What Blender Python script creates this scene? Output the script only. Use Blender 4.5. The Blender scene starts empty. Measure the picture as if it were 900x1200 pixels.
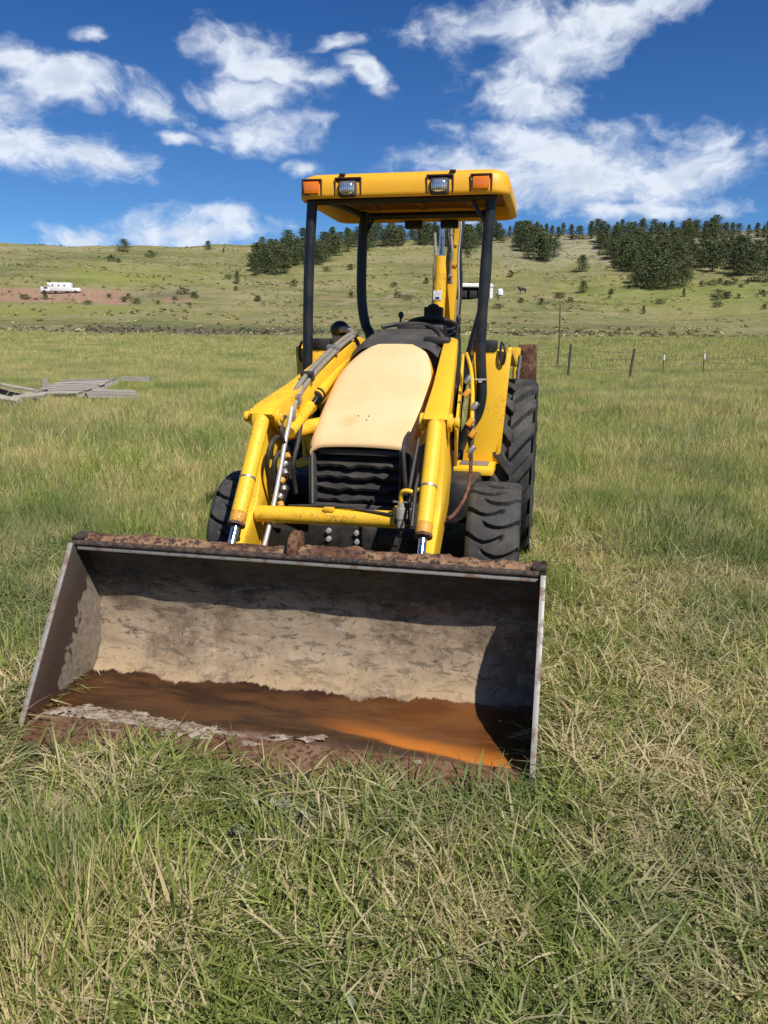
import bpy, bmesh, math, random
import numpy as np
from mathutils import Matrix, Vector
random.seed(7); rng = np.random.default_rng(7)
scene = bpy.context.scene
COL = scene.collection
R = math.radians

# ------------------------------------------------------------------ camera
CAM_H, PITCH, ROLL, FOC = 1.40, R(12.04), R(0.64), 915.0          # photograph: 900 px wide
cam_data = bpy.data.cameras.new('camera'); cam = bpy.data.objects.new('camera', cam_data); COL.objects.link(cam)
cam_data.sensor_fit = 'HORIZONTAL'; cam_data.sensor_width = 36.0; cam_data.lens = 36.0*FOC/900.0
cam_data.clip_start = 0.05; cam_data.clip_end = 12000
fw = Vector((0, math.cos(PITCH), -math.sin(PITCH))); rt = Vector((1, 0, 0)); up = Vector((0, math.sin(PITCH), math.cos(PITCH)))
cr, sr = math.cos(ROLL), math.sin(ROLL)
cx = rt*cr + up*sr; cy = up*cr - rt*sr
cam.matrix_world = Matrix(((cx.x, cy.x, -fw.x, 0), (cx.y, cy.y, -fw.y, 0), (cx.z, cy.z, -fw.z, CAM_H), (0, 0, 0, 1)))
scene.camera = cam

def ray(px, py):
    a, b = px-450.0, py-600.0
    x = a*cr + b*sr; y = -a*sr + b*cr
    return np.array([x/FOC, math.cos(PITCH)-y/FOC*math.sin(PITCH), -math.sin(PITCH)-y/FOC*math.cos(PITCH)])

# ------------------------------------------------------------------ light
SUN = Vector((0.104, -0.157, 0.222)).normalized()                    # towards the sun
sun_data = bpy.data.lights.new('sun', 'SUN'); sun_data.energy = 4.6; sun_data.angle = R(0.53); sun_data.color = (1.0, 0.955, 0.88)
sun = bpy.data.objects.new('sun', sun_data); COL.objects.link(sun)
sun.rotation_euler = SUN.to_track_quat('Z', 'Y').to_euler(); sun.location = (8, -10, 20)
scene.view_settings.view_transform = 'Standard'; scene.view_settings.look = 'None'
scene.view_settings.gamma = 1.0; scene.view_settings.exposure = 0.30
scene.cycles.max_bounces = 7; scene.cycles.diffuse_bounces = 3; scene.cycles.glossy_bounces = 3
scene.cycles.transmission_bounces = 3; scene.cycles.transparent_max_bounces = 8
scene.cycles.use_denoising = True; scene.cycles.caustics_reflective = False; scene.cycles.caustics_refractive = False

# ------------------------------------------------------------------ node helper
class NT:
    def __init__(s, tree): s.t = tree; s.n = tree.nodes; s.l = tree.links
    def put(s, sock, v):
        if isinstance(v, bpy.types.NodeSocket): s.l.new(v, sock)
        elif v is not None:
            try: sock.default_value = v
            except Exception: sock.default_value = tuple(v)+(1.0,) if len(v) == 3 else tuple(v)[:3]
    def node(s, typ, ins=None, **kw):
        n = s.n.new(typ)
        for k, v in kw.items(): setattr(n, k, v)
        for k, v in (ins or {}).items(): s.put(n.inputs[k], v)
        return n
    def math(s, op, a, b=None, c=None, clamp=False):
        n = s.n.new('ShaderNodeMath'); n.operation = op; n.use_clamp = clamp
        for i, v in enumerate((a, b, c)): s.put(n.inputs[i], v)
        return n.outputs[0]
    def vm(s, op, a, b=None):
        n = s.n.new('ShaderNodeVectorMath'); n.operation = op; s.put(n.inputs[0], a)
        if b is not None: s.put(n.inputs[1], b)
        return n.outputs[1] if op in ('LENGTH', 'DOT_PRODUCT', 'DISTANCE') else n.outputs[0]
    def noise(s, vec, scale, detail=4, rough=.55, dist=0., col=False):
        n = s.node('ShaderNodeTexNoise', {'Scale': scale, 'Detail': detail, 'Roughness': rough, 'Distortion': dist})
        if vec is not None: s.l.new(vec, n.inputs['Vector'])
        return n.outputs[1 if col else 0]
    def rng(s, v, a, b, c=0., d=1., smooth=True):
        n = s.node('ShaderNodeMapRange', interpolation_type='SMOOTHSTEP' if smooth else 'LINEAR')
        for i, x in enumerate((v, a, b, c, d)): s.put(n.inputs[i], x)
        return n.outputs[0]
    def mix(s, f, a, b, blend='MIX'):
        n = s.n.new('ShaderNodeMix'); n.data_type = 'RGBA'; n.blend_type = blend
        s.put(n.inputs[0], f); s.put(n.inputs[6], a); s.put(n.inputs[7], b)
        return n.outputs[2]
    def xyz(s, v):
        n = s.node('ShaderNodeSeparateXYZ'); s.l.new(v, n.inputs[0]); return n.outputs
    def comb(s, x, y, z):
        n = s.node('ShaderNodeCombineXYZ'); s.put(n.inputs[0], x); s.put(n.inputs[1], y); s.put(n.inputs[2], z); return n.outputs[0]
    def scale(s, v, k): return s.vm('MULTIPLY', v, k)

def c3(*v): return (v[0], v[1], v[2], 1.0)

def material(name, fn):
    m = bpy.data.materials.new(name); m.use_nodes = True; m.node_tree.nodes.clear(); t = NT(m.node_tree)
    out = t.node('ShaderNodeOutputMaterial'); t.l.new(fn(t), out.inputs[0])
    return m

def principled(t, color, rough=.5, metal=0., normal=None, spec=.5, coat=0., trans=0., sub=0.):
    n = t.node('ShaderNodeBsdfPrincipled', {'Base Color': color, 'Roughness': rough, 'Metallic': metal,
        'Specular IOR Level': spec, 'Coat Weight': coat, 'Transmission Weight': trans})
    if normal is not None: t.l.new(normal, n.inputs['Normal'])
    return n.outputs[0]
def bump(t, h, strength=.3, dist=.01, normal=None):
    n = t.node('ShaderNodeBump', {'Strength': strength, 'Distance': dist, 'Height': h})
    if normal is not None: t.l.new(normal, n.inputs['Normal'])
    return n.outputs[0]
def obco(t): return t.node('ShaderNodeTexCoord').outputs['Object']

# ------------------------------------------------------------------ world: Nishita sky with clouds placed by direction
world = bpy.data.worlds.new('World'); scene.world = world; world.use_nodes = True
world.node_tree.nodes.clear(); t = NT(world.node_tree)
sky = t.node('ShaderNodeTexSky', sky_type='NISHITA', sun_disc=False)
sky.sun_elevation = math.asin(SUN.z); sky.sun_rotation = math.atan2(SUN.x, SUN.y)
sky.altitude = 2800; sky.air_density = 1.0; sky.dust_density = 0.15; sky.ozone_density = 3.2
skycol = t.mix(1.0, sky.outputs[0], t.mix(t.rng(t.xyz(t.node('ShaderNodeTexCoord').outputs['Generated'])[2], .02, .42, 0., 1., False), c3(.62, .90, 1.08), c3(.23, .62, 1.06)), 'MULTIPLY')
gen = t.node('ShaderNodeTexCoord').outputs['Generated']
sx, sy, sz = t.xyz(gen)[:3]
az = t.math('ARCTAN2', sx, sy); el = t.math('ARCSINE', sz)
uv = t.comb(az, el, 0.0)
warp = t.vm('MULTIPLY', t.vm('SUBTRACT', t.noise(t.scale(uv, (1, 1.5, 1)), 5.5, 4, .6, col=True), (.5, .5, .5)), (.11, .07, 0))
uvw = t.vm('ADD', uv, warp)
CL = [ # px, row, half width, half height, tilt
 (20, 170, 84, 28, 6), (118, 190, 52, 17, 6), (72, 92, 62, 20, -4), (5, 120, 44, 30, 0), (18, 62, 30, 14, 0), (105, 34, 20, 8, 0),
 (312, 72, 62, 26, 14), (292, 112, 50, 18, 0), (372, 100, 30, 9, 0), (310, 158, 58, 19, -4), (180, 122, 42, 17, 14), (430, 92, 28, 13, 30), (392, 48, 34, 9, -22), (207, 162, 20, 9, 0),
 (590, 22, 84, 22, -6), (740, 0, 120, 20, -5), (650, 55, 74, 40, -12), (610, 112, 66, 28, 10), (680, 212, 175, 38, -3), (640, 172, 90, 30, 4), (800, 205, 82, 34, -6), (545, 190, 66, 14, 4),
 (92, 281, 40, 12, 0), (225, 276, 95, 18, -3), (255, 258, 40, 12, 0), (350, 196, 24, 10, 0), (760, 246, 110, 10, 0)]
dmin = None
for (px, py, hw, hh, tilt) in CL:
    r0 = ray(px, py); r0 = r0/np.linalg.norm(r0)
    a0, e0 = math.atan2(r0[0], r0[1]), math.asin(r0[2])
    k = 1/FOC*0.93
    v = t.vm('SUBTRACT', uvw, (a0, e0, 0))
    rn = t.node('ShaderNodeVectorRotate', rotation_type='Z_AXIS', invert=False); t.l.new(v, rn.inputs['Vector']); rn.inputs['Angle'].default_value = R(tilt)
    dd = t.vm('LENGTH', t.vm('MULTIPLY', rn.outputs[0], (1/(hw*k), 1/(hh*k), 0)))
    dmin = dd if dmin is None else t.math('SMOOTH_MIN', dmin, dd, .35)
# beyond the frame: scattered clouds of the same kind all round
gz = t.math('MAXIMUM', sz, .06)
pl = t.comb(t.math('DIVIDE', sx, gz), t.math('DIVIDE', sy, gz), 0)
gcl = t.rng(t.noise(pl, .55, 5, .6), .54, .72, 1.6, .3)
inframe = t.math('MULTIPLY', t.rng(t.math('ABSOLUTE', az), .50, .75, 1.0, 0.0), t.rng(el, .30, .55, 1.0, 0.0))
dmin = t.math('MINIMUM', dmin, t.math('ADD', gcl, t.math('MULTIPLY', inframe, 3.0)))
n1 = t.noise(t.scale(uvw, (1, 1.5, 1)), 15, 9, .60)
n2 = t.noise(t.scale(uvw, (1, 1.6, 1)), 48, 5, .65)
dens = t.math('ADD', t.math('SUBTRACT', 1.0, dmin), t.math('MULTIPLY', t.math('SUBTRACT', n1, .5), 2.8))
dens = t.math('ADD', dens, t.math('MULTIPLY', t.math('SUBTRACT', n2, .5), .75))
cover = t.math('MULTIPLY', t.rng(dens, -.46, .98), .97)
# shading of the clouds themselves: brighter where thin and on the side of the sun, greyer in the thick
upn = t.noise(t.vm('ADD', t.scale(uvw, (1, 1.5, 1)), (.012, .020, 0)), 15, 9, .60)
lit = t.rng(t.math('SUBTRACT', n1, upn), -.09, .10)
thick = t.rng(dens, .35, 1.5)
ccol = t.mix(thick, c3(.92, .97, 1.05), c3(.62, .69, .80))
ccol = t.mix(lit, t.mix(.5, ccol, c3(.50, .60, .76)), ccol)
ccol = t.mix(1.0, ccol, c3(10.4, 10.4, 10.4), 'MULTIPLY')
final = t.mix(cover, skycol, ccol)
bg = t.node('ShaderNodeBackground', {'Color': final, 'Strength': 0.080})
wo = t.node('ShaderNodeOutputWorld'); t.l.new(bg.outputs[0], wo.inputs[0])
world.cycles.sampling_method = 'MANUAL'; world.cycles.sample_map_resolution = 512

# ------------------------------------------------------------------ terrain
def noise2(x, y, seed=0, octaves=4, lac=2.0, gain=.5):
    """value noise, vectorised"""
    out = np.zeros_like(np.asarray(x, float)); amp = 1.; tot = 0.
    for o in range(octaves):
        xi = np.floor(x).astype(np.int64); yi = np.floor(y).astype(np.int64); fx = x-xi; fy = y-yi
        fx = fx*fx*(3-2*fx); fy = fy*fy*(3-2*fy)
        def h(a, b):
            n = (a*374761393 + b*668265263 + (seed+o)*974711) & 0x7fffffff
            n = ((n ^ (n >> 13))*1274126177) & 0x7fffffff
            return ((n ^ (n >> 16)) & 0xffff)/65535.0
        v = (h(xi, yi)*(1-fx)+h(xi+1, yi)*fx)*(1-fy)+(h(xi, yi+1)*(1-fx)+h(xi+1, yi+1)*fx)*fy
        out += amp*v; tot += amp; amp *= gain; x = x*lac; y = y*lac
    return out/tot
DS = np.array([0, 25, 45, 60, 90, 130, 180, 215, 255, 320, 400, 480, 560, 700, 1000, 6000.])
def zrow(px, row, d):
    r = ray(px, row); return CAM_H + d*r[2]/math.hypot(r[0], r[1])
COLS = [(-700, (431, 411, 394, 376, 362, 345, 325, 304, 292)), (0, (426, 408, 391, 370, 355, 334, 314, 296, 285)), (170, (426, 408, 391, 370, 355, 336, 315, 298, 288)),
        (300, (426, 408, 391, 374, 361, 345, 322, 300, 286)), (450, (426, 408, 392, 376, 362, 345, 318, 293, 277)), (600, (427, 409, 393, 378, 366, 350, 318, 288, 273)),
        (750, (427, 410, 394, 383, 372, 354, 318, 287, 271)), (900, (427, 411, 396, 385, 372, 352, 318, 288, 268)), (1700, (430, 412, 397, 385, 372, 350, 320, 295, 275))]
TB = []; ZT = []
for px, rows in COLS:
    r = ray(px, 350); TB.append(math.atan2(r[0], r[1]))
    z = [0, 0, 0.05] + [zrow(px, rw, d) for rw, d in zip(rows, DS[3:12])]
    top = z[-1]; z += [top-4, top-22, top-50, top-60]; ZT.append(z)
TB = [-math.pi, -2.2]+TB+[2.2, math.pi]
flat = [0, 0, .05, .3, 1.0, 2.0, 4, 6, 9, 14, 20, 26, 32, 40, 45, 50]
ZT = np.array([flat, flat]+ZT+[flat, flat]); TB = np.array(TB)
DG = np.linspace(0, 6000**.5, 1500)**2
ZG = []
for row in ZT:
    v = np.interp(DG, DS, row)
    # smooth the kinks along the distance
    s = v.copy()
    for _ in range(40): s[1:-1] = (s[:-2]+2*s[1:-1]+s[2:])/4
    ZG.append(s)
ZG = np.array(ZG)
AG = np.linspace(-math.pi, math.pi, 1441)
def colint():
    out = np.zeros((len(AG), len(DG)))
    for j in range(len(DG)): out[:, j] = np.interp(AG, TB, ZG[:, j])
    k = np.array([1, 4, 6, 4, 1.])/16
    for _ in range(30): out = sum(np.roll(out, s, 0)*w for s, w in zip((-2, -1, 0, 1, 2), k))
    return out
ZA = colint()
def T(x, y):
    x = np.asarray(x, float); y = np.asarray(y, float)
    d = np.hypot(x, y); a = np.arctan2(x, y)
    fa = (a+math.pi)/(2*math.pi)*1440; ia = np.clip(fa.astype(int), 0, 1439); fa = fa-ia
    fd = np.sqrt(np.minimum(d, 5999))/6000**.5*1499; jd = np.clip(fd.astype(int), 0, 1498); fd = fd-jd
    z = (ZA[ia, jd]*(1-fa)+ZA[ia+1, jd]*fa)*(1-fd)+(ZA[ia, jd+1]*(1-fa)+ZA[ia+1, jd+1]*fa)*fd
    far = np.clip((d-120)/150, 0, 1)
    z = z + far*((noise2(x/38, y/38, 3, 4)-.5)*7.5 + (noise2(x/9, y/9, 5, 3)-.5)*1.7)*np.clip(1.2-d/900, .3, 1)
    mid = np.clip((d-14)/30, 0, 1)
    z = z + mid*(noise2(x/9, y/9, 8, 3)-.5)*.25
    # small ridge bumps near the camera, none right under the machine
    near = np.clip(1-d/14, 0, 1)
    z = z + near*((noise2(x*1.6, y*1.6, 11, 3)-.5)*.06)*np.clip(np.hypot((x+.1)/1.7, (y-3.9)/2.6)-.8, 0, 1)
    return z
def hit(px, row, dmin_=3.0, dmax_=520.0):
    """where the sight line through a point of the photograph meets the ground"""
    r = ray(px, row); r = r/math.hypot(r[0], r[1])
    d = np.geomspace(dmin_, dmax_, 1600)
    zz = T(r[0]*d, r[1]*d) - (CAM_H + r[2]*d)
    k = np.where(zz > 0)[0]
    i = k[0] if len(k) else int(np.argmax(zz))
    return float(r[0]*d[i]), float(r[1]*d[i]), float(T(r[0]*d[i], r[1]*d[i])), float(d[i])
def at(px, dist):
    r = ray(px, 350); r = r/math.hypot(r[0], r[1]); x, y = r[0]*dist, r[1]*dist
    return float(x), float(y), float(T(x, y))
def pxl(x, y, z):
    """photograph coordinates of world points (arrays)"""
    zz = z-CAM_H; d = y*math.cos(PITCH)-zz*math.sin(PITCH); w = y*math.sin(PITCH)+zz*math.cos(PITCH)
    d = np.where(np.abs(d) < 1e-6, 1e-6, d)
    a, b = FOC*x/d, -FOC*w/d
    return 450+a*cr-b*sr, 600+a*sr+b*cr, d

# ------------------------------------------------------------------ mesh helpers
def tag(o, label=None, cat=None, group=None, kind=None):
    if label: o['label'] = label
    if cat: o['category'] = cat
    if group: o['group'] = group
    if kind: o['kind'] = kind
    return o
def empty(name, loc=(0, 0, 0), rz=0.):
    o = bpy.data.objects.new(name, None); COL.objects.link(o); o.location = loc; o.rotation_euler = (0, 0, rz); o.empty_display_size = .2
    return o
def link_mesh(name, me, parent=None, mat=None):
    o = bpy.data.objects.new(name, me); COL.objects.link(o)
    if parent is not None: o.parent = parent
    if mat is not None and not me.materials: me.materials.append(mat)
    return o
class MB:
    def __init__(s): s.v = []; s.f = []
    def add(s, vs, fs):
        b = len(s.v); s.v += [tuple(v) for v in vs]; s.f += [tuple(i+b for i in f) for f in fs]; return s
    def box(s, c, d, rot=None):
        vs = [Vector(((i & 1)-.5, ((i >> 1) & 1)-.5, ((i >> 2) & 1)-.5)) for i in range(8)]
        vs = [Vector((v.x*d[0], v.y*d[1], v.z*d[2])) for v in vs]
        if rot is not None: vs = [rot @ v for v in vs]
        vs = [v+Vector(c) for v in vs]
        return s.add(vs, [(0, 2, 3, 1), (4, 5, 7, 6), (0, 1, 5, 4), (2, 6, 7, 3), (0, 4, 6, 2), (1, 3, 7, 5)])
    def prism(s, prof, x0, x1, fx=None):
        """prof: (y,z) outline extruded along x"""
        n = len(prof)
        a = [(x0, p[0], p[1]) for p in prof]; b = [(x1, p[0], p[1]) for p in prof]
        vs = a+b
        if fx: vs = [fx(*v) for v in vs]
        fs = [tuple(range(n)), tuple(range(2*n-1, n-1, -1))]+[(i, i+n, (i+1) % n+n, (i+1) % n) for i in range(n)]
        return s.add(vs, fs)
    def tube(s, pts, r, n=12, smooth=0, cap=True):
        pts = [Vector(p) for p in pts]
        rs = list(r) if isinstance(r, (list, tuple)) else [r]*len(pts)
        if smooth:
            P, Q = [], []
            for i in range(len(pts)-1):
                p0 = pts[max(i-1, 0)]; p1 = pts[i]; p2 = pts[i+1]; p3 = pts[min(i+2, len(pts)-1)]
                for k in range(smooth):
                    u = k/smooth
                    P.append(.5*((2*p1)+(p2-p0)*u+(2*p0-5*p1+4*p2-p3)*u*u+(3*p1-p0-3*p2+p3)*u**3)); Q.append(rs[i]*(1-u)+rs[i+1]*u)
            P.append(pts[-1]); Q.append(rs[-1]); pts, rs = P, Q
        vs = []; ref = None
        for i, p in enumerate(pts):
            d = (pts[min(i+1, len(pts)-1)]-pts[max(i-1, 0)]).normalized()
            if ref is None: ref = d.orthogonal().normalized()
            ref = (ref-d*ref.dot(d)).normalized(); q = d.cross(ref)
            for k in range(n):
                a = 2*math.pi*k/n; vs.append(p+(ref*math.cos(a)+q*math.sin(a))*rs[i])
        fs = []
        for i in range(len(pts)-1):
            for k in range(n): fs.append((i*n+k, i*n+(k+1) % n, (i+1)*n+(k+1) % n, (i+1)*n+k))
        if cap: fs += [tuple(range(n-1, -1, -1)), tuple(range((len(pts)-1)*n, len(pts)*n))]
        return s.add(vs, fs)
    def lathe(s, prof, c, n=48):
        """prof: (x, radius); spun about the x axis through c"""
        vs = []; m = len(prof)
        for k in range(n):
            a = 2*math.pi*k/n
            for (x, r) in prof: vs.append((c[0]+x, c[1]+r*math.cos(a), c[2]+r*math.sin(a)))
        fs = []
        for k in range(n):
            for j in range(m-1): fs.append((k*m+j, k*m+j+1, ((k+1) % n)*m+j+1, ((k+1) % n)*m+j))
        return s.add(vs, fs)
    def blob(s, c, r, seed=0, amp=.25, nu=12, nv=8):
        rr = random.Random(seed); vs = []; ph = [rr.uniform(0, 6.28) for _ in range(8)]
        for j in range(nv+1):
            th = math.pi*j/nv
            for i in range(nu):
                a = 2*math.pi*i/nu
                k = 1+amp*(math.sin(3*a+ph[0]+2*th)*.4+math.sin(5*a+ph[1]-3*th)*.3+math.sin(2*a+ph[2]+5*th)*.3)*math.sin(th)
                vs.append((c[0]+r[0]*k*math.sin(th)*math.cos(a), c[1]+r[1]*k*math.sin(th)*math.sin(a), c[2]+r[2]*k*math.cos(th)))
        fs = [(j*nu+i, (j+1)*nu+i, (j+1)*nu+(i+1) % nu, j*nu+(i+1) % nu) for j in range(nv) for i in range(nu)]
        return s.add(vs, fs)
    def build(s, name, mat, parent=None, bevel=0., seg=2, angle=35, merge=1e-5, fn=None):
        me = bpy.data.meshes.new(name); bm = bmesh.new()
        bv = [bm.verts.new(v) for v in s.v]
        for f in s.f:
            try: bm.faces.new([bv[i] for i in f])
            except ValueError: pass
        bmesh.ops.remove_doubles(bm, verts=bm.verts, dist=merge)
        bmesh.ops.recalc_face_normals(bm, faces=bm.faces)
        if bevel:
            es = [e for e in bm.edges if len(e.link_faces) == 2 and e.calc_face_angle(0) > R(28)]
            bmesh.ops.bevel(bm, geom=es, offset=bevel, segments=seg, profile=.5, affect='EDGES', clamp_overlap=True)
        if fn:
            for v in bm.verts: fn(v)
        for f in bm.faces: f.smooth = True
        bm.to_mesh(me); bm.free(); me.set_sharp_from_angle(angle=R(angle))
        return link_mesh(name, me, parent, mat)

def mirror(prof): return prof

# ------------------------------------------------------------------ materials
def paint(name, base, dirt=.35, rust=.5, rough=.42, faded=0.):
    def f(t):
        co = obco(t)
        big = t.noise(co, 2.2, 5, .6); fine = t.noise(co, 26, 6, .7); spot = t.noise(co, 110, 3, .6)
        geo = t.node('ShaderNodeNewGeometry')
        edge = t.rng(geo.outputs['Pointiness'], .57, .66)
        col = t.mix(t.rng(big, .35, .7, 0., .35), c3(*base), c3(base[0]*.93, base[1]*.80, base[2]*.8))
        col = t.mix(t.math('MULTIPLY', t.rng(fine, .52, .84), dirt), col, c3(.30, .21, .10))
        ch = t.math('MAXIMUM', t.rng(t.math('ADD', spot, t.math('MULTIPLY', big, .35)), .755, .795), t.math('MULTIPLY', edge, t.rng(fine, .5, .6)))
        ch = t.math('MULTIPLY', ch, t.math('MULTIPLY', t.rng(t.noise(co, 6.5, 4, .6), .47, .60), rust))
        col = t.mix(ch, col, c3(.13, .055, .025))
        rg = t.math('ADD', rough, t.math('MULTIPLY', fine, .22))
        rg = t.math('ADD', rg, t.math('MULTIPLY', ch, .3))
        return principled(t, col, rg, 0., bump(t, t.math('SUBTRACT', fine, t.math('MULTIPLY', ch, .8)), .12, .004), .5)
    return material(name, f)
M = {}
M['yellow'] = paint('yellow_paint', (.86, .50, .022), .22, .75)
M['yellow_rust'] = paint('rusty_yellow_paint', (.62, .30, .03), .6, 1.0)
M['canopy'] = paint('canopy_yellow_plastic', (.80, .40, .018), .14, .06, .38)
M['hood'] = material('faded_hood_paint', lambda t: (lambda co: principled(t,
    t.mix(t.math('MULTIPLY', t.rng(t.vm('LENGTH', t.vm('MULTIPLY', t.vm('SUBTRACT', t.vm('ADD', co, t.scale(t.noise(co, 30, 3, .6, col=True), (.03, .03, .03))), (-.07, 1.555, 1.04)), (16, 12, 14))), .0, 1.1, 1., 0.), .45),
      t.mix(t.rng(t.noise(co, 70, 3, .5), .725, .76), t.mix(t.rng(t.noise(co, 3.5, 6, .62), .35, .72), c3(.79, .545, .30), c3(.73, .48, .235)), c3(.28, .15, .06)), c3(.66, .33, .07)),
    t.math('ADD', .48, t.math('MULTIPLY', t.noise(co, 14, 4, .6), .2)), 0., bump(t, t.noise(co, 40, 4, .6), .06, .003)))(obco(t)))
M['hood_side'] = paint('hood_side_orange', (.72, .33, .03), .3, .4)
def blackish(name, base, rough=.5, dust=.3, dcol=(.16, .13, .10)):
    def f(t):
        co = obco(t); n = t.noise(co, 8, 6, .65); fi = t.noise(co, 55, 4, .6)
        up_ = t.xyz(t.node('ShaderNodeNewGeometry').outputs['Normal'])[2]
        d = t.math('MULTIPLY', t.math('ADD', t.rng(n, .4, .75), t.math('MULTIPLY', t.math('MAXIMUM', up_, 0.), .5)), dust)
        col = t.mix(d, c3(*base), c3(*dcol))
        return principled(t, col, t.math('ADD', rough, t.math('MULTIPLY', n, .25)), 0., bump(t, fi, .15, .003), .45)
    return material(name, f)
M['black'] = blackish('black_painted_steel', (.012, .013, .015), .38, .25)
M['post'] = blackish('satin_black_post_paint', (.010, .013, .018), .30, .12)
M['plastic'] = blackish('dark_grey_plastic', (.035, .036, .038), .55, .35)
M['rubber'] = blackish('tyre_rubber', (.020, .020, .020), .62, .55, (.105, .095, .08))
M['hose'] = blackish('rubber_hose', (.012, .012, .012), .45, .4)
M['dark'] = blackish('greasy_engine_parts', (.010, .009, .008), .6, .3, (.05, .04, .03))
M['seat'] = blackish('worn_black_vinyl', (.016, .014, .013), .5, .4)
def metal(name, base, rough, rust=.0, ms=1.):
    def f(t):
        co = obco(t); n = t.noise(co, 20, 6, .65)
        r = t.math('MULTIPLY', t.rng(n, .45, .65), rust)
        return principled(t, t.mix(r, c3(*base), c3(.16, .07, .03)), t.math('ADD', rough, t.math('MULTIPLY', r, .5)), t.math('SUBTRACT', ms, t.math('MULTIPLY', r, ms)), bump(t, n, .1, .003))
    return material(name, f)
M['chrome'] = metal('chromed_rod', (.62, .70, .80), .14, .15)
M['steel'] = metal('bare_steel', (.34, .33, .31), .45, .6, .7)
M['edge'] = metal('worn_edge_steel', (.34, .32, .29), .55, .8, .3)
M['pipe'] = metal('zinc_plated_pipe', (.30, .28, .23), .5, .5, .25)
M['bolt'] = metal('galvanised_bolt', (.48, .47, .43), .42, .15, .4)
def rust_m(name, a, b, c):
    def f(t):
        co = obco(t); n = t.noise(co, 9, 7, .68); m = t.noise(co, 48, 5, .7)
        col = t.mix(t.rng(n, .38, .62), c3(*a), c3(*b)); col = t.mix(t.rng(m, .47, .60), col, c3(*c))
        return principled(t, col, t.math('ADD', .62, t.math('MULTIPLY', m, .3)), 0., bump(t, t.math('ADD', n, t.math('MULTIPLY', m, .6)), .6, .008), .3)
    return material(name, f)
M['rust'] = rust_m('rusted_steel', (.075, .033, .020), (.19, .095, .050), (.045, .024, .018))
M['debris'] = rust_m('rust_scale_and_dirt', (.11, .048, .026), (.27, .16, .085), (.035, .022, .017))
M['rail'] = rust_m('dark_scaled_steel', (.028, .022, .02), (.055, .038, .03), (.10, .07, .05))
M['cutting'] = rust_m('worn_cutting_edge', (.125, .062, .030), (.20, .12, .07), (.065, .030, .016))
M['mud'] = rust_m('dried_pale_mud', (.26, .20, .15), (.40, .34, .27), (.15, .09, .06))
M['liner'] = blackish('brown_headliner', (.24, .085, .014), .6, .35, (.08, .04, .02))
M['orange_lens'] = material('amber_lens', lambda t: principled(t, t.mix(t.rng(t.node('ShaderNodeTexWave', {'Scale': 34, 'Vector': obco(t)}, bands_direction='Z').outputs[1], .3, .7), c3(.88, .24, .010), c3(.70, .15, .006)), .18, 0., None, .6, .6))
M['lamp_glass'] = material('clear_lamp_glass', lambda t: principled(t, t.mix(t.rng(t.node('ShaderNodeTexWave', {'Scale': 26, 'Vector': obco(t)}, bands_direction='X').outputs[1], .25, .75), c3(.72, .74, .76), c3(.36, .38, .40)), .12, .75, None, .8, 1.))
M['clip_and_recess_shade'] = material('dark_clip_and_recess_shade', lambda t: principled(t, c3(.045, .014, .006), .55))  # dark brown for the roof clips and the painted shade round the lamps
M['decal'] = material('white_decal', lambda t: principled(t, t.mix(t.rng(t.noise(obco(t), 60, 3), .5, .6), c3(.78, .80, .84), c3(.55, .57, .62)), .5))
M['inkblue'] = material('dark_print', lambda t: principled(t, c3(.03, .035, .07), .5))
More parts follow.
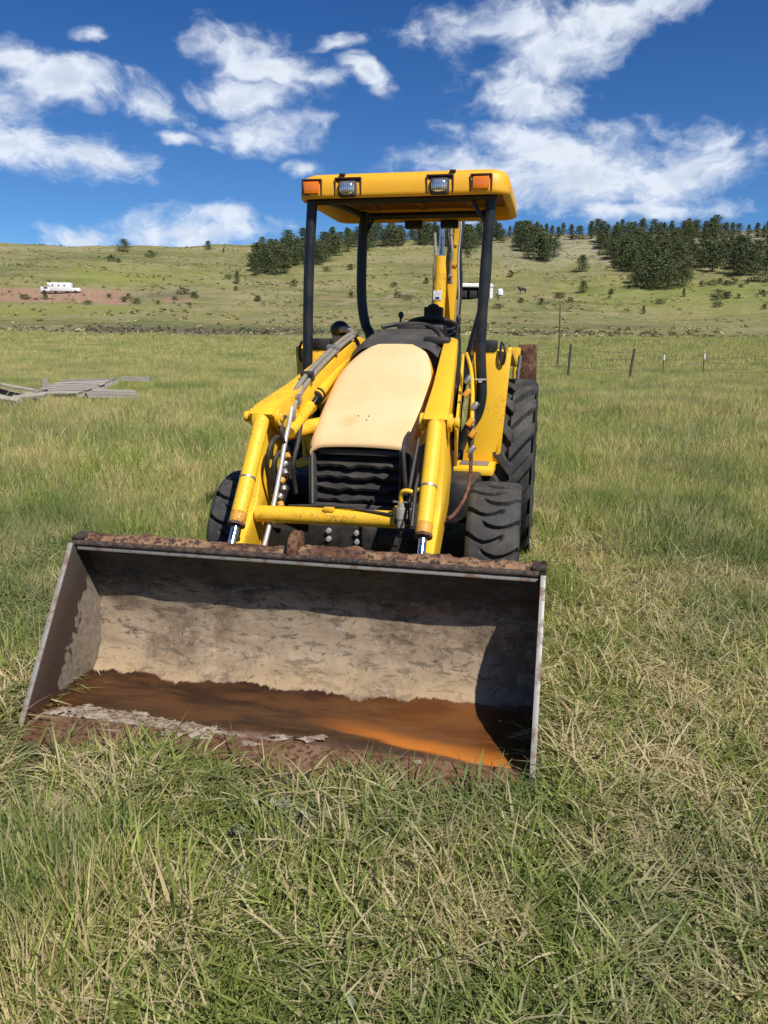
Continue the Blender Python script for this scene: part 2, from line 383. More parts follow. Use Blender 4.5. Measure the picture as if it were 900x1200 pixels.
def bucket_mat(t):
    co = obco(t); X, Y, Z = t.xyz(co)[:3]
    n = t.noise(co, 3.4, 7, .62, .3); m = t.noise(co, 16, 8, .72); g = t.noise(t.scale(co, (1, 1, 3.2)), 10, 7, .7, .6); fi = t.noise(co, 90, 4, .7)
    str_ = t.noise(t.scale(co, (3.4, 3.4, 1.)), 7, 5, .6)
    col = t.mix(t.rng(n, .38, .60), c3(.19, .132, .084), c3(.39, .292, .192))
    col = t.mix(t.rng(m, .46, .66), col, c3(.34, .262, .185))
    col = t.mix(t.math('MULTIPLY', t.rng(g, .52, .60), .75), col, c3(.105, .078, .055))
    col = t.mix(t.math('MULTIPLY', t.rng(t.noise(co, 30, 6, .7), .56, .66), .65), col, c3(.40, .34, .26))
    col = t.mix(t.math('MULTIPLY', t.rng(t.noise(co, 38, 5, .75, .5), .585, .65), .8), col, c3(.06, .042, .03))
    # warm ochre band of dried silt just above the water line
    ban = t.math('MULTIPLY', t.rng(Z, .05, .20, 1., 0.), t.rng(n, .36, .6))
    col = t.mix(t.math('MULTIPLY', ban, .55), col, c3(.36, .245, .125))
    # old dark scale near the top, with the lip's shadow painted into the colour
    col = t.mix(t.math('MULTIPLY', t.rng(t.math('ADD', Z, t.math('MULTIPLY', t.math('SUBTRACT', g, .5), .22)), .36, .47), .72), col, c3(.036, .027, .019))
    lvl = t.math('ADD', t.math('ADD', .047, t.math('MULTIPLY', t.math('SUBTRACT', t.noise(t.scale(co, (1, .4, .4)), t.math('ADD', 5., t.rng(X, .1, .2, 0., 1.)), 8, .66), .5), .085)), t.math('MULTIPLY', t.rng(X, .1, .85), .022))
    wet = t.rng(t.math('SUBTRACT', lvl, Z), -.003, .003)
    XY = t.scale(co, (1, 4.5, 4.5))
    w = t.noise(XY, 3.2, 6, .6, .4)
    wcol = t.mix(t.rng(w, .36, .62), c3(.030, .013, .007), c3(.085, .036, .014))
    rim = t.math('MULTIPLY', t.rng(t.math('SUBTRACT', lvl, Z), .0, .018, 1., 0.), .35)
    wcol = t.mix(rim, wcol, c3(.018, .009, .006))
    dl = t.math('SUBTRACT', Y, t.math('ADD', t.math('SUBTRACT', .235, t.math('MULTIPLY', X, .235)), t.math('MULTIPLY', t.math('SUBTRACT', w, .5), .10)))
    orange = t.math('MULTIPLY', t.math('MULTIPLY', t.rng(X, .0, .55), t.rng(dl, -.012, .012)), t.rng(t.math('ADD', dl, t.math('MULTIPLY', t.math('SUBTRACT', w, .5), .2)), .02, .13, 1., .14))
    wcol = t.mix(t.math('MULTIPLY', orange, .92), wcol, c3(.52, .165, .022))
    dry = t.math('MULTIPLY', t.rng(t.math('ADD', Y, t.math('MULTIPLY', t.math('SUBTRACT', m, .5), .22)), .125, .075), t.rng(n, .25, .45))
    dcol = t.mix(t.rng(m, .42, .62), c3(.16, .095, .065), c3(.33, .255, .20))
    wcol = t.mix(t.math('MULTIPLY', dry, t.math('SUBTRACT', .95, t.math('MULTIPLY', t.rng(X, -.2, .3), .8))), wcol, dcol)
    col = t.mix(wet, col, wcol)
    rg = t.mix(wet, c3(.86, .86, .86), t.mix(dry, c3(.34, .34, .34), c3(.8, .8, .8)))
    h = t.math('ADD', t.math('MULTIPLY', m, .8), t.math('ADD', t.math('MULTIPLY', n, 1.5), t.math('MULTIPLY', fi, .2)))
    return principled(t, col, rg, 0., bump(t, h, t.math('SUBTRACT', .55, t.math('MULTIPLY', wet, .35)), .008), .35)
M['bucket'] = material('dirty_shaded_bucket_steel', bucket_mat)
def plate_mat(t):
    co = obco(t); X, Y, Z = t.xyz(co)[:3]
    m = t.noise(co, 9, 7, .65, .3); fi = t.noise(co, 40, 5, .7)
    col = t.mix(t.rng(fi, .4, .65), c3(.29, .24, .185), c3(.20, .16, .12))
    # a dark brown stain along the front of the cheek and under the top corner
    fr = t.math('SUBTRACT', Y, t.math('MULTIPLY', Z, .59))
    st = t.math('ADD', fr, t.math('MULTIPLY', t.math('SUBTRACT', m, .5), .30))
    col = t.mix(t.rng(st, .16, .14), col, c3(.065, .042, .032))
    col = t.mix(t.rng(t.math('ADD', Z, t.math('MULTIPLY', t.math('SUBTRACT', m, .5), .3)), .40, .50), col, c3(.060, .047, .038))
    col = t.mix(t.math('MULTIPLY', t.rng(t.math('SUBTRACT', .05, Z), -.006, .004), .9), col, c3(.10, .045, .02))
    col = t.mix(t.rng(X, -.5, .5), col, t.mix(.8, col, c3(.012, .009, .007)))  # right cheek painted near black to deepen the shade on its inner face
    return principled(t, col, .8, 0., bump(t, t.math('ADD', m, t.math('MULTIPLY', fi, .5)), .5, .006), .2)
M['plate'] = material('stained_shaded_bucket_cheek', plate_mat)
M['wood'] = material('weathered_grey_wood', lambda t: (lambda co, r: principled(t, t.mix(t.rng(t.noise(t.scale(co, (2, 26, 26)), 3, 5, .6), .35, .65), t.mix(r, c3(.14, .125, .105), c3(.50, .44, .35)), c3(.26, .23, .195)), .85, 0., bump(t, t.noise(t.scale(co, (2, 30, 30)), 3, 4), .4, .01)))(obco(t), t.node('ShaderNodeObjectInfo').outputs['Random']))
M['postwood'] = material('dark_fence_wood', lambda t: principled(t, t.mix(t.noise(t.scale(obco(t), (12, 12, 1.5)), 4, 4), c3(.05, .04, .032), c3(.14, .115, .09)), .9))
M['white'] = material('white_paint', lambda t: principled(t, t.mix(t.noise(obco(t), 1.5, 3), c3(.80, .80, .80), c3(.72, .71, .69)), .5))
M['window'] = material('dark_window_glass', lambda t: principled(t, c3(.02, .025, .03), .1))
M['cow'] = material('black_cow_hide', lambda t: principled(t, c3(.012, .011, .010), .7))
M['wire'] = material('galvanised_wire', lambda t: principled(t, c3(.25, .24, .22), .5, .6))

# ground: green pasture with dry and bare patches; attributes carry bare earth and lush strips of the place
def ground_mat(t):
    pos = t.node('ShaderNodeNewGeometry').outputs['Position']; X, Y, Z = t.xyz(pos)[:3]
    dist = t.vm('LENGTH', t.comb(X, Y, 0))
    far = t.rng(dist, 25, 90)
    a = t.noise(pos, .035, 6, .62); b = t.noise(pos, .23, 6, .68); c = t.noise(pos, 2.4, 6, .7); d = t.noise(pos, 22, 5, .7); e = t.noise(pos, .85, 5, .75)
    hill = t.mix(t.rng(a, .36, .64), c3(.175, .185, .058), c3(.29, .265, .098))
    hill = t.mix(t.rng(b, .44, .66), hill, c3(.33, .285, .145))
    band = t.noise(t.comb(t.math('MULTIPLY', X, .012), t.math('MULTIPLY', Y, .05), t.math('MULTIPLY', Z, .16)), 1., 6, .65)
    hill = t.mix(t.math('MULTIPLY', t.rng(band, .50, .60), .6), hill, c3(.36, .30, .17))
    hill = t.mix(t.math('MULTIPLY', t.rng(band, .48, .40), .55), hill, c3(.135, .15, .055))
    hill = t.mix(t.math('MULTIPLY', t.rng(e, .50, .66), .60), hill, c3(.115, .130, .050))
    hill = t.mix(t.math('MULTIPLY', t.rng(c, .55, .70), .5), hill, c3(.38, .34, .18))
    at_ = lambda n: t.node('ShaderNodeAttribute', attribute_name=n).outputs['Fac']
    bare = t.math('MULTIPLY', at_('bare'), t.rng(t.math('ADD', t.math('MULTIPLY', at_('bare'), .8), t.math('ADD', b, t.math('MULTIPLY', e, .5))), .95, 1.25))
    hill = t.mix(bare, hill, t.mix(t.rng(e, .35, .65), c3(.33, .19, .12), c3(.44, .29, .20)))
    hill = t.mix(t.math('MULTIPLY', at_('lush'), .8), hill, t.mix(t.rng(e, .4, .6), c3(.19, .24, .035), c3(.28, .31, .06)))
    hill = t.mix(t.math('MULTIPLY', at_('scrub'), t.rng(t.math('ADD', e, t.math('MULTIPLY', c, .4)), .5, .8, .35, .95)), hill, c3(.10, .10, .07))
    hill = t.mix(t.math('MULTIPLY', at_('rocky'), t.rng(t.math('ADD', e, t.math('MULTIPLY', b, .4)), .62, .82)), hill, c3(.36, .33, .26))
    near = t.mix(t.rng(c, .40, .66), c3(.045, .038, .025), c3(.14, .11, .068))
    near = t.mix(t.rng(d, .45, .65), near, c3(.22, .185, .11))
    near = t.mix(t.rng(t.noise(pos, 7, 5, .7), .5, .62), near, c3(.050, .075, .022))
    pas = t.mix(t.rng(b, .40, .62), c3(.15, .19, .05), c3(.25, .25, .09))
    pas = t.mix(t.rng(e, .5, .7), pas, c3(.30, .27, .12))
    near = t.mix(t.rng(dist, 3, 14), near, pas)
    col = t.mix(far, near, hill)
    hgt = t.math('ADD', t.math('MULTIPLY', d, .03), t.math('ADD', t.math('MULTIPLY', c, .12), t.math('MULTIPLY', e, t.math('MULTIPLY', far, 1.1))))
    return principled(t, col, .95, 0., bump(t, hgt, .8, 1.0), .12)
M['ground'] = material('pasture_ground', ground_mat)

# ------------------------------------------------------------------ ground sheet
def make_ground():
    am = R(34)
    ang = np.concatenate([np.linspace(-math.pi, -am, 70)[:-1], np.linspace(-am, am, 330), np.linspace(am, math.pi, 70)[1:-1]])
    rr = np.concatenate([[0.25, .5, .75], np.geomspace(1.0, 600, 430), np.geomspace(640, 5900, 30)])
    A, D = np.meshgrid(ang, rr); X = D*np.sin(A); Y = D*np.cos(A); Z = T(X, Y)
    nr, na = A.shape
    V = np.stack([X, Y, Z], -1).reshape(-1, 3); V = np.vstack([V, [[0, 0, float(T(0., 0.001))]]])
    i = np.arange(nr-1)[:, None]*na; j = np.arange(na)[None, :]; j2 = (j+1) % na
    F = np.stack([i+j, i+j2, i+na+j2, i+na+j], -1).reshape(-1, 4)[:, ::-1]
    me = bpy.data.meshes.new('pasture'); ctr = len(V)-1
    faces = F.tolist()+[(ctr, k, (k+1) % na)[::-1] for k in range(na)]
    me.from_pydata(V.tolist(), [], faces)
    px, row, dep = pxl(V[:, 0], V[:, 1], V[:, 2]); d = np.hypot(V[:, 0], V[:, 1]); n = noise2(V[:, 0]/14, V[:, 1]/14, 21, 3)
    fr = dep > 5
    sm = lambda v, a, b: np.clip((v-a)/(b-a), 0, 1)
    # regions are stretches of land (azimuth x distance)
    b1 = sm(px, -260, -160)*(1-sm(px, 140, 172))*sm(d, 205, 212)*(1-sm(d, 246+6*n, 256+6*n))
    b2 = np.exp(-((px-205)/22)**2-((d-226)/9)**2)*.9
    b3 = np.exp(-((px-410)/95)**2-((d-236)/5)**2)*.75
    bare = np.where(fr, np.clip(b1+b2+b3, 0, 1), 0)
    l1 = (1-sm(px, 150, 200))*sm(d, 176, 184)*(1-sm(d, 198, 206))*.6
    l2 = sm(px, 60, 90)*(1-sm(px, 190, 290))*sm(d, 256, 268)*(1-sm(d, 300, 330))*.6
    l3 = sm(px, 640, 700)*sm(d, 225, 250)*(1-sm(d, 275, 300))*.5
    lush = np.where(fr, np.clip(l1+l2+l3, 0, 1), 0)
    s1 = sm(px, 60, 110)*np.exp(-((d-138)/8)**2)*(1-.75*sm(px, 420, 560))
    s2 = np.where(px < 60, np.exp(-((d-150)/5)**2)*.5, 0)
    s3 = np.exp(-((px-740)/75)**2-((d-170)/9)**2)*.5+np.exp(-((px-190)/45)**2-((d-236)/10)**2)*.7
    scrub = np.where(fr, np.clip(s1+s2+s3, 0, 1), 0)
    rocky = np.where(fr, sm(px, 540, 620)*sm(d, 320, 360), 0)
    for nm, v in (('bare', bare), ('lush', lush), ('scrub', scrub), ('rocky', rocky)):
        at_ = me.attributes.new(nm, 'FLOAT', 'POINT'); at_.data.foreach_set('value', v.astype(np.float32))
    me.polygons.foreach_set('use_smooth', np.ones(len(me.polygons), bool))
    o = link_mesh('ground', me, None, M['ground']); tag(o, kind='structure')
make_ground()

# pale dirt track on the hillside behind the machine
def strip(name, pts, width, mat, lift=.12, n=14):
    P = [hit(*p)[:2] for p in pts]; path = []
    for i in range(len(P)-1):
        for k in range(n): u = k/n; path.append((P[i][0]*(1-u)+P[i+1][0]*u, P[i][1]*(1-u)+P[i+1][1]*u))
    path.append(P[-1]); vs = []; fs = []
    for i, p in enumerate(path):
        q = path[min(i+1, len(path)-1)]; o_ = path[max(i-1, 0)]; dx, dy = q[0]-o_[0], q[1]-o_[1]; L = math.hypot(dx, dy) or 1
        w = width*(.75+.5*random.random())/2
        for s in (-1, 0, 1):
            x, y = p[0]-dy/L*w*s, p[1]+dx/L*w*s; vs.append((x, y, float(T(x, y))+lift*(1 if s == 0 else .4)))
    for i in range(len(path)-1):
        for s in (0, 1): fs.append((i*3+s, i*3+s+1, i*3+s+4, i*3+s+3))
    mb = MB(); mb.add(vs, fs); o = mb.build(name, mat); tag(o, kind='structure'); return o
M['track'] = material('pale_dirt', lambda t: principled(t, t.mix(t.rng(t.noise(obco(t), .9, 5, .7), .35, .65), c3(.30, .215, .125), c3(.20, .18, .09)), .95))
strip('dirt_track', [(385, 359), (412, 354), (440, 351), (462, 346), (486, 341)], 3.0, M['track'])

# ------------------------------------------------------------------ trees and shrubs
def leaf_mat(name, a, b):
    def f(t):
        r = t.node('ShaderNodeAttribute', attribute_name='rnd').outputs['Fac']; oi = t.node('ShaderNodeObjectInfo').outputs['Random']
        col = t.mix(r, c3(*a), c3(*b)); col = t.mix(t.math('MULTIPLY', oi, .75), col, c3((a[0]+b[0])*.62, (a[1]+b[1])*.48, (a[2]+b[2])*.5))
        return principled(t, col, .75, 0., None, .25)
    return material(name, f)
M['pine'] = leaf_mat('pine_needles', (.030, .048, .020), (.110, .140, .050))
M['shrub'] = leaf_mat('shrub_leaves', (.045, .062, .022), (.105, .125, .045))
M['bark'] = material('pine_bark', lambda t: principled(t, c3(.075, .05, .035), .9))
def crown_mesh(name, h, w, nleaf, leaf, seed, conic=.6, mat='pine', low=.12):
    r = random.Random(seed); V = []; F = []; A = []
    ncl = max(7, nleaf//16)
    cl = []
    for i in range(ncl):
        u = (i+.5)/ncl; z = low*h+(1-low)*h*u**.9
        env = (1-u)**conic*min(1., (u+.12)*3.2)
        a = r.uniform(0, 6.283); rad = w/2*env*r.uniform(.35, 1.0)
        cl.append((rad*math.cos(a), rad*math.sin(a), z, (.17+.15*r.random())*w*(.62+env*.7)))
    per = nleaf//ncl
    for (cx_, cy_, cz_, cr_) in cl:
        for k in range(per):
            d = Vector((r.gauss(0, 1), r.gauss(0, 1), r.gauss(0, .75))); d.normalize(); q = cr_*r.uniform(.45, 1.0)
            p = Vector((cx_, cy_, min(cz_+d.z*q, h)))+Vector((d.x*q, d.y*q, 0))
            n = (d+Vector((r.uniform(-.7, .7), r.uniform(-.7, .7), r.uniform(-.3, .9)))).normalized()
            s = n.orthogonal().normalized(); u_ = n.cross(s); an = r.uniform(0, 6.28); s, u_ = s*math.cos(an)+u_*math.sin(an), u_*math.cos(an)-s*math.sin(an)
            L = leaf*r.uniform(.6, 1.3); b = len(V); V += [p-s*L*.5, p+u_*L*.34, p+s*L*.5, p-u_*L*.34+n*L*.12]; F.append((b, b+1, b+2, b+3)); v = r.random(); A += [v]*4
    me = bpy.data.meshes.new(name); me.from_pydata(V, [], F)
    at_ = me.attributes.new('rnd', 'FLOAT', 'POINT'); at_.data.foreach_set('value', np.array(A, np.float32)); me.materials.append(M[mat])
    return me
def trunk_mesh(name, h, r0, seed):
    r = random.Random(seed); mb = MB()
    mb.tube([(0, 0, -.6), (0, 0, h*.3), (r.uniform(-.1, .1), 0, h*.65), (0, r.uniform(-.1, .1), h*.93)], [r0, r0*.8, r0*.45, r0*.1], 6)
    for i in range(9):
        z = h*(.15+.075*i); a = r.uniform(0, 6.28); L = h*.17*(1-i*.07)
        mb.tube([(0, 0, z), (math.cos(a)*L, math.sin(a)*L, z+L*.35)], [r0*.3, r0*.07], 4)
    o = mb.build(name, M['bark']); me = o.data; bpy.data.objects.remove(o); return me
PINE = [(crown_mesh('pine_crown', 9, 6.6, 1200, .52, 1, .80), trunk_mesh('pine_trunk', 9, .2, 1)),
        (crown_mesh('pine_crown', 9, 8.6, 1400, .56, 2, .62), trunk_mesh('pine_trunk', 9, .22, 2)),
        (crown_mesh('pine_crown', 9, 7.6, 1300, .54, 3, .55), trunk_mesh('pine_trunk', 9, .2, 3)),
        (crown_mesh('pine_crown', 9, 5.2, 1000, .56, 4, .78), trunk_mesh('pine_trunk', 9, .18, 4)),
        (crown_mesh('pine_crown', 9, 9.8, 1500, .58, 5, .50, low=.03), trunk_mesh('pine_trunk', 9, .22, 5))]
SHRUB = [crown_mesh('shrub_crown', 1.6, 2.6, 260, .34, 11, .45, 'shrub', .05), crown_mesh('shrub_crown', 1.6, 2.2, 220, .30, 12, .6, 'shrub', .05), crown_mesh('shrub_crown', 1.6, 3.4, 280, .34, 13, .35, 'pine', .02)]
def tree(loc, h, var, label, group=None, wide=1.):
    o = empty('pine_tree', (loc[0], loc[1], loc[2]-.15), random.uniform(0, 6.28)); o.scale = (h/9*wide, h/9*wide, h/9)
    tag(o, label, 'tree', group); cm, tm = PINE[var % 5]
    link_mesh('crown', cm, o); link_mesh('trunk', tm, o); return o
# the wood: outlines of stands in the photograph give where on the hillside they stand
def inside(poly, x, y):
    c = False; j = len(poly)-1
    for i in range(len(poly)):
        if (poly[i][1] > y) != (poly[j][1] > y) and x < (poly[j][0]-poly[i][0])*(y-poly[i][1])/(poly[j][1]-poly[i][1])+poly[i][0]: c = not c
        j = i
    return c
STANDS = [([(586, 284), (600, 279), (640, 281), (652, 298), (650, 309), (625, 304), (596, 292)], 20, 'dark pine in the clump just right of the canopy', 'pines in the clump right of the canopy', 9.0, 15),
          ([(700, 283), (780, 280), (858, 282), (868, 300), (885, 325), (850, 325), (812, 318), (808, 334), (795, 342), (770, 342), (745, 340), (742, 325), (715, 318), (700, 300)], 106, 'dark pine in the large right hand wood', 'pines in the large wood on the right hillside', 8.4, 15),
          ([(556, 276), (700, 274), (760, 273), (850, 272), (930, 270), (930, 279), (870, 279), (800, 281), (720, 281), (556, 284)], 58, 'small dark pine along the right ridge line', 'pines along the right ridge', 7.6, 15),
          ([(294, 318), (312, 300), (345, 292), (395, 285), (398, 300), (372, 312), (345, 321), (320, 326), (296, 327)], 52, 'dark pine behind the left canopy post', 'pines around the left canopy post', 8.6, 15),
          ([(385, 282), (450, 279), (530, 276), (590, 277), (590, 284), (545, 293), (505, 288), (450, 291), (400, 298)], 64, 'dark pine on the ridge seen under the canopy', 'pines on the ridge under the canopy', 8.8, 15),
          ([(868, 308), (905, 306), (930, 310), (930, 330), (890, 330)], 5, 'dark pine at the right edge below the wood', 'pines at the right edge', 8., 15)]
for poly, n, lab, grp, h, _ in STANDS:
    k = 0; x0, x1 = min(p[0] for p in poly), max(p[0] for p in poly); y0, y1 = min(p[1] for p in poly), max(p[1] for p in poly); pts = []
    tries = 0
    while k < n and tries < 6000:
        tries += 1
        x, y = x0+(x1-x0)*((k*.618034*7+tries*.37) % 1. if n > 18 else random.random()), random.uniform(y0, y1)
        if not inside(poly, x, y): continue
        L = hit(x, y, 150)
        if any(math.hypot(L[0]-q[0], L[1]-q[1]) < 3.0 for q in pts) and tries < 5000: continue
        pts.append(L); k += 1
        where = ('in the back row' if y < y0+.33*(y1-y0) else 'in the middle' if y < y0+.66*(y1-y0) else 'in the front row')+(', left side' if x < x0+.33*(x1-x0) else ', centre' if x < x0+.66*(x1-x0) else ', right side') if n > 12 else ''
        tree(L, h*random.uniform(.62, 1.2), random.choice((0, 0, 1, 2, 2, 3, 3, 4)), (lab+' '+where).strip(), grp, random.uniform(.92, 1.25))
LONE = [(146, 295, 12, 4, 'rounded dark tree alone on the left skyline'), (244, 293, 9, 1, 'dark round tree on the skyline above the bank'), (262, 296, 5, 3, 'tiny dark conifer right of the skyline tree'),
        (308, 293, 13, 2, 'pale topped tree on the skyline left of the wood'), (297, 295, 7, 0, 'small tree touching the pale topped skyline tree'), (278, 333, 14, 3, 'narrow conifer standing alone left of the wood'),
        (682, 319, 17, 2, 'full dark tree standing alone between clump and wood'), (683, 343, 12, 1, 'round bushy tree alone in the yellow meadow'), (801, 348, 9, 3, 'small conifer at the foot of the large wood'),
        (754, 368, 8, 3, 'tiny conifer in the lower meadow on the right'), (852, 307, 20, 0, 'tall dark pine at the right end of the wood'), (548, 302, 24, 0, 'dark pine beside the boom on the slope'), (738, 275, 9, 3, 'pointed pine rising from the right ridge'), (616, 290, 26, 1, 'broad pine topping the clump right of the canopy'), (632, 304, 26, 4, 'wide low pine at the front of the clump'), (896, 331, 24, 4, 'dark pine cut by the right frame edge')]
for px, row, hp, var, lab in LONE:
    L = hit(px, row, 150); tree(L, max(2.4, hp/FOC*L[3]*1.08), var, lab, None, 1.1 if var in (1, 2, 4) else .85)
SHR = [(131, 306), (140, 308), (178, 302), (228, 349), (222, 359), (103, 357), (146, 354), (52, 351), (28, 351), (284, 388), (276, 341), (267, 327), (302, 353), (345, 335), (383, 318), (411, 316), (413, 349), (462, 336), (466, 349), (500, 333), (478, 352), (567, 316), (598, 325), (583, 362), (610, 355), (633, 357), (655, 350), (668, 354), (702, 300), (773, 356), (716, 345), (823, 336), (834, 335), (844, 333), (852, 335), (860, 333), (868, 337), (876, 333), (842, 348), (852, 350), (864, 350), (838, 352), (893, 347), (895, 362), (840, 360), (128, 349), (152, 350), (160, 356), (205, 352), (186, 357), (215, 345)]
for i, (px, row) in enumerate(SHR):
    L = hit(px, row, 90); me = SHRUB[i % 3]
    sz = random.uniform(.9, 1.5)*(4.2 if px > 800 and row < 340 else 5.0)/FOC*L[3]/1.6
    o = link_mesh('shrub', me); o.location = (L[0], L[1], L[2]-.1); o.scale = (sz*1.05, sz*1.05, sz); o.rotation_euler[2] = i*1.7
    if px < 240: lab, g = 'small dark shrub dotted on the open left hillside', 'shrubs on the left hillside'
    elif px < 560: lab, g = 'small dark shrub on the slope below the wood behind the canopy', 'shrubs behind the canopy'
    elif px < 800: lab, g = 'small dark shrub in the meadow below the large wood', 'shrubs in the middle meadow'
    else: lab, g = 'small round shrub in the meadow at far right', 'shrubs in the right meadow'
    tag(o, lab, 'shrub', g)

# ------------------------------------------------------------------ far buildings, vehicle, cow, fences
def far_house():
    x, y, z, d = hit(553, 350, 150); o = empty('carport', (x, y, z), 0.03); o.scale = (1, 1, 1.25); tag(o, 'long white roofed shelter with dark open front behind right post', 'shelter')
    L = 44/FOC*d
    MB().prism([(-2.6, 2.75), (0, 3.6), (2.6, 2.75), (2.6, 2.62), (0, 3.4), (-2.6, 2.62)], -L/2, L/2).box((0, -2.55, 2.95), (L, .1, .7)).build('roof', M['white'], o)
    MB().box((0, 2.3, 1.3), (L*.96, .1, 2.7)).build('rear_wall', M['dark'], o)
    for k in range(2): MB().box(((k-.5)*(L-.9), 0, 1.4), (.9, 4.9, 2.8)).build('side_wall', M['white'], o)
    for k in range(3): MB().box((L*(k-1)*.25, -1.6, .9), (L*.2, 1.8, 1.7)).build('stored_bale', M['dark'], o, .25)
far_house()
def rv():
    x, y, z, d = hit(72, 344, 150); s = d/FOC; o = empty('motorhome', (x, y, z), .05); tag(o, 'long white motorhome parked on the red earth bank', 'motorhome')
    MB().prism([(-1.15, .6), (1.15, .6), (1.15, 2.9), (-1.15, 2.9)], -10*s, 11*s).build('body', M['white'], o, .15)
    MB().prism([(-1.05, .5), (1.05, .5), (1.05, 1.7), (-1.05, 1.7)], -20*s, -10*s).box((-10.5*s, 0, 2.4), (5*s, 2.1, .9)).build('cab', M['white'], o, .15)
    MB().box((15.5*s, 0, 1.0), (9*s, 1.9, 1.0)).build('trailer', M['white'], o, .2)
    for k, a in enumerate((-7, -1, 5)): MB().box((a*s, -1.17, 2.1), (1.5*s, .05, .40)).build('window', M['window'], o)
    MB().box((-14.5*s, -1.07, 1.42), (4*s, .05, .4)).build('window', M['window'], o)
    for a in (-16, -5, 7, 16):
        w = MB(); w.tube([(a*s, -1.1, .42), (a*s, -.8, .42)], .42, 14); w.build('wheel', M['rubber'], o)
rv()
def tank():
    x, y, z, d = hit(586, 346, 150); s = d/FOC; o = empty('water_tank', (x, y, z)); tag(o, 'small rounded white tank right of the long shelter', 'tank')
    mb = MB(); prof = [(0.0, 0), (1.0, 0), (1.02, .6), (.95, 1.2), (.7, 1.6), (.25, 1.8), (0, 1.82)]; n = 20; vs = []
    for (r_, zz) in prof:
        for k in range(n): a = 2*math.pi*k/n; vs.append((r_*math.cos(a), r_*math.sin(a), zz*1.15))
    mb.add(vs, [(j*n+k, j*n+(k+1) % n, (j+1)*n+(k+1) % n, (j+1)*n+k) for j in range(len(prof)-1) for k in range(n)]); mb.build('tank_body', M['white'], o)
    MB().tube([(0, 0, 2.05), (0, 0, 2.2)], .25, 12).build('lid', M['plastic'], o)
tank()
def cow():
    x, y, z, d = hit(612, 344, 150); s = (12/FOC*d)/2.6; o = empty('cow', (x, y, z), 0.15); o.scale = (s, s, s); tag(o, 'black cow standing on the slope right of the canopy post', 'cow')
    me = bpy.data.meshes.new('cow_body')
    P = [(.55, 0, 1.05), (.1, 0, 1.05), (-.55, 0, 1.1), (-.85, 0, 1.25), (-1.12, 0, 1.42), (-1.40, 0, 1.22), (.85, 0, 1.1),
         (-.55, -.2, .72), (-.57, -.2, .40), (-.55, -.2, 0.03), (-.55, .2, .72), (-.50, .2, .40), (-.48, .2, .03),
         (.72, -.2, .78), (.82, -.2, .42), (.74, -.2, .03), (.72, .2, .78), (.88, .2, .42), (.82, .2, .03), (.95, 0, .8), (.96, 0, .45), (-1.08, -.17, 1.5), (-1.08, .17, 1.5)]
    E = [(0, 1), (1, 2), (2, 3), (3, 4), (4, 5), (0, 6), (2, 7), (7, 8), (8, 9), (2, 10), (10, 11), (11, 12), (0, 13), (13, 14), (14, 15), (0, 16), (16, 17), (17, 18), (6, 19), (19, 20), (4, 21), (4, 22)]
    rad = [.34, .40, .36, .24, .17, .10, .20, .13, .07, .06, .13, .07, .06, .16, .08, .06, .16, .08, .06, .04, .05, .04, .04]
    me.from_pydata(P, E, []); c = link_mesh('body', me, o, M['cow'])
    sk = c.modifiers.new('skin', 'SKIN'); me.skin_vertices[0].data[0].use_root = True
    for i, r_ in enumerate(rad): me.skin_vertices[0].data[i].radius = (r_, r_)
    c.modifiers.new('sub', 'SUBSURF').levels = 2; c.modifiers['sub'].render_levels = 2
cow()
def fence_right():
    base = [(671, 33, 1.28, .05, 'postwood', 0), (744, 32, 1.12, .14, 'postwood', 0), (784, 40, .82, 0, 'postwood', 1), (832, 40, .90, 0, 'postwood', 1), (915, 34, 1.1, .03, 'postwood', 0), (600, 36, 1.2, 0, 'postwood', 0)]
    x, y, z = at(671, 33); o = empty('wire_fence', (0, 0, 0)); tag(o, 'wire fence on dark wooden posts across the pasture at right', 'fence')
    tops = []
    for px, d, h, lean, m, cap in base:
        x, y, z = at(px, d); r0 = .058 if not cap else .028
        p = MB().tube([(x, y, z-.3), (x+lean*.4, y, z+h*.5), (x+lean, y, z+h+.25)], [r0, r0*.95, r0*.85], 9); po = p.build('post', M[m], o)
        if cap:
            MB().tube([(x+lean, y, z+h+.02), (x+lean, y, z+h+.28)], r0*1.6, 8).build('cap', M['white'], po)
        tops.append((x, y, z, h, px))
    tops.sort(key=lambda a: a[4])
    for hh in (.55, .95, 1.2):
        mb = MB()
        for a, b in zip(tops[:-1], tops[1:]):
            mb.tube([(a[0], a[1], a[2]+hh*a[3]*.9), ((a[0]+b[0])/2, (a[1]+b[1])/2, (a[2]+b[2])/2+hh*.9*(a[3]+b[3])/2-.06), (b[0], b[1], b[2]+hh*b[3]*.9)], .008, 4)
        mb.build('wire', M['wire'], o)
    x, y, z = at(657, 46); p = empty('pole', (x, y, z)); tag(p, 'thin tall bare wooden pole left of the fence posts', 'pole')
    MB().tube([(0, 0, -.4), (.06, 0, 1.6), (.0, 0, 3.6)], [.055, .045, .032], 8).build('shaft', M['postwood'], p)
    o = empty('far_fence', (0, 0, 0)); tag(o, 'line of small pale fence posts far off along the dark ditch', 'fence')
    for i, (px, row) in enumerate([(26, 395), (75, 397), (98, 392), (114, 397), (137, 378), (148, 391), (162, 391), (178, 391), (195, 394), (202, 386), (214, 391), (226, 392), (238, 391), (247, 392), (283, 392), (296, 395), (725, 415)]):
        x, y, z, d = hit(px, row, 40); r0 = .75/FOC*d
        MB().tube([(x, y, z-.3), (x, y, z+4.0*d/FOC)], r0, 6).build('post', M['wood'], o)
fence_right()

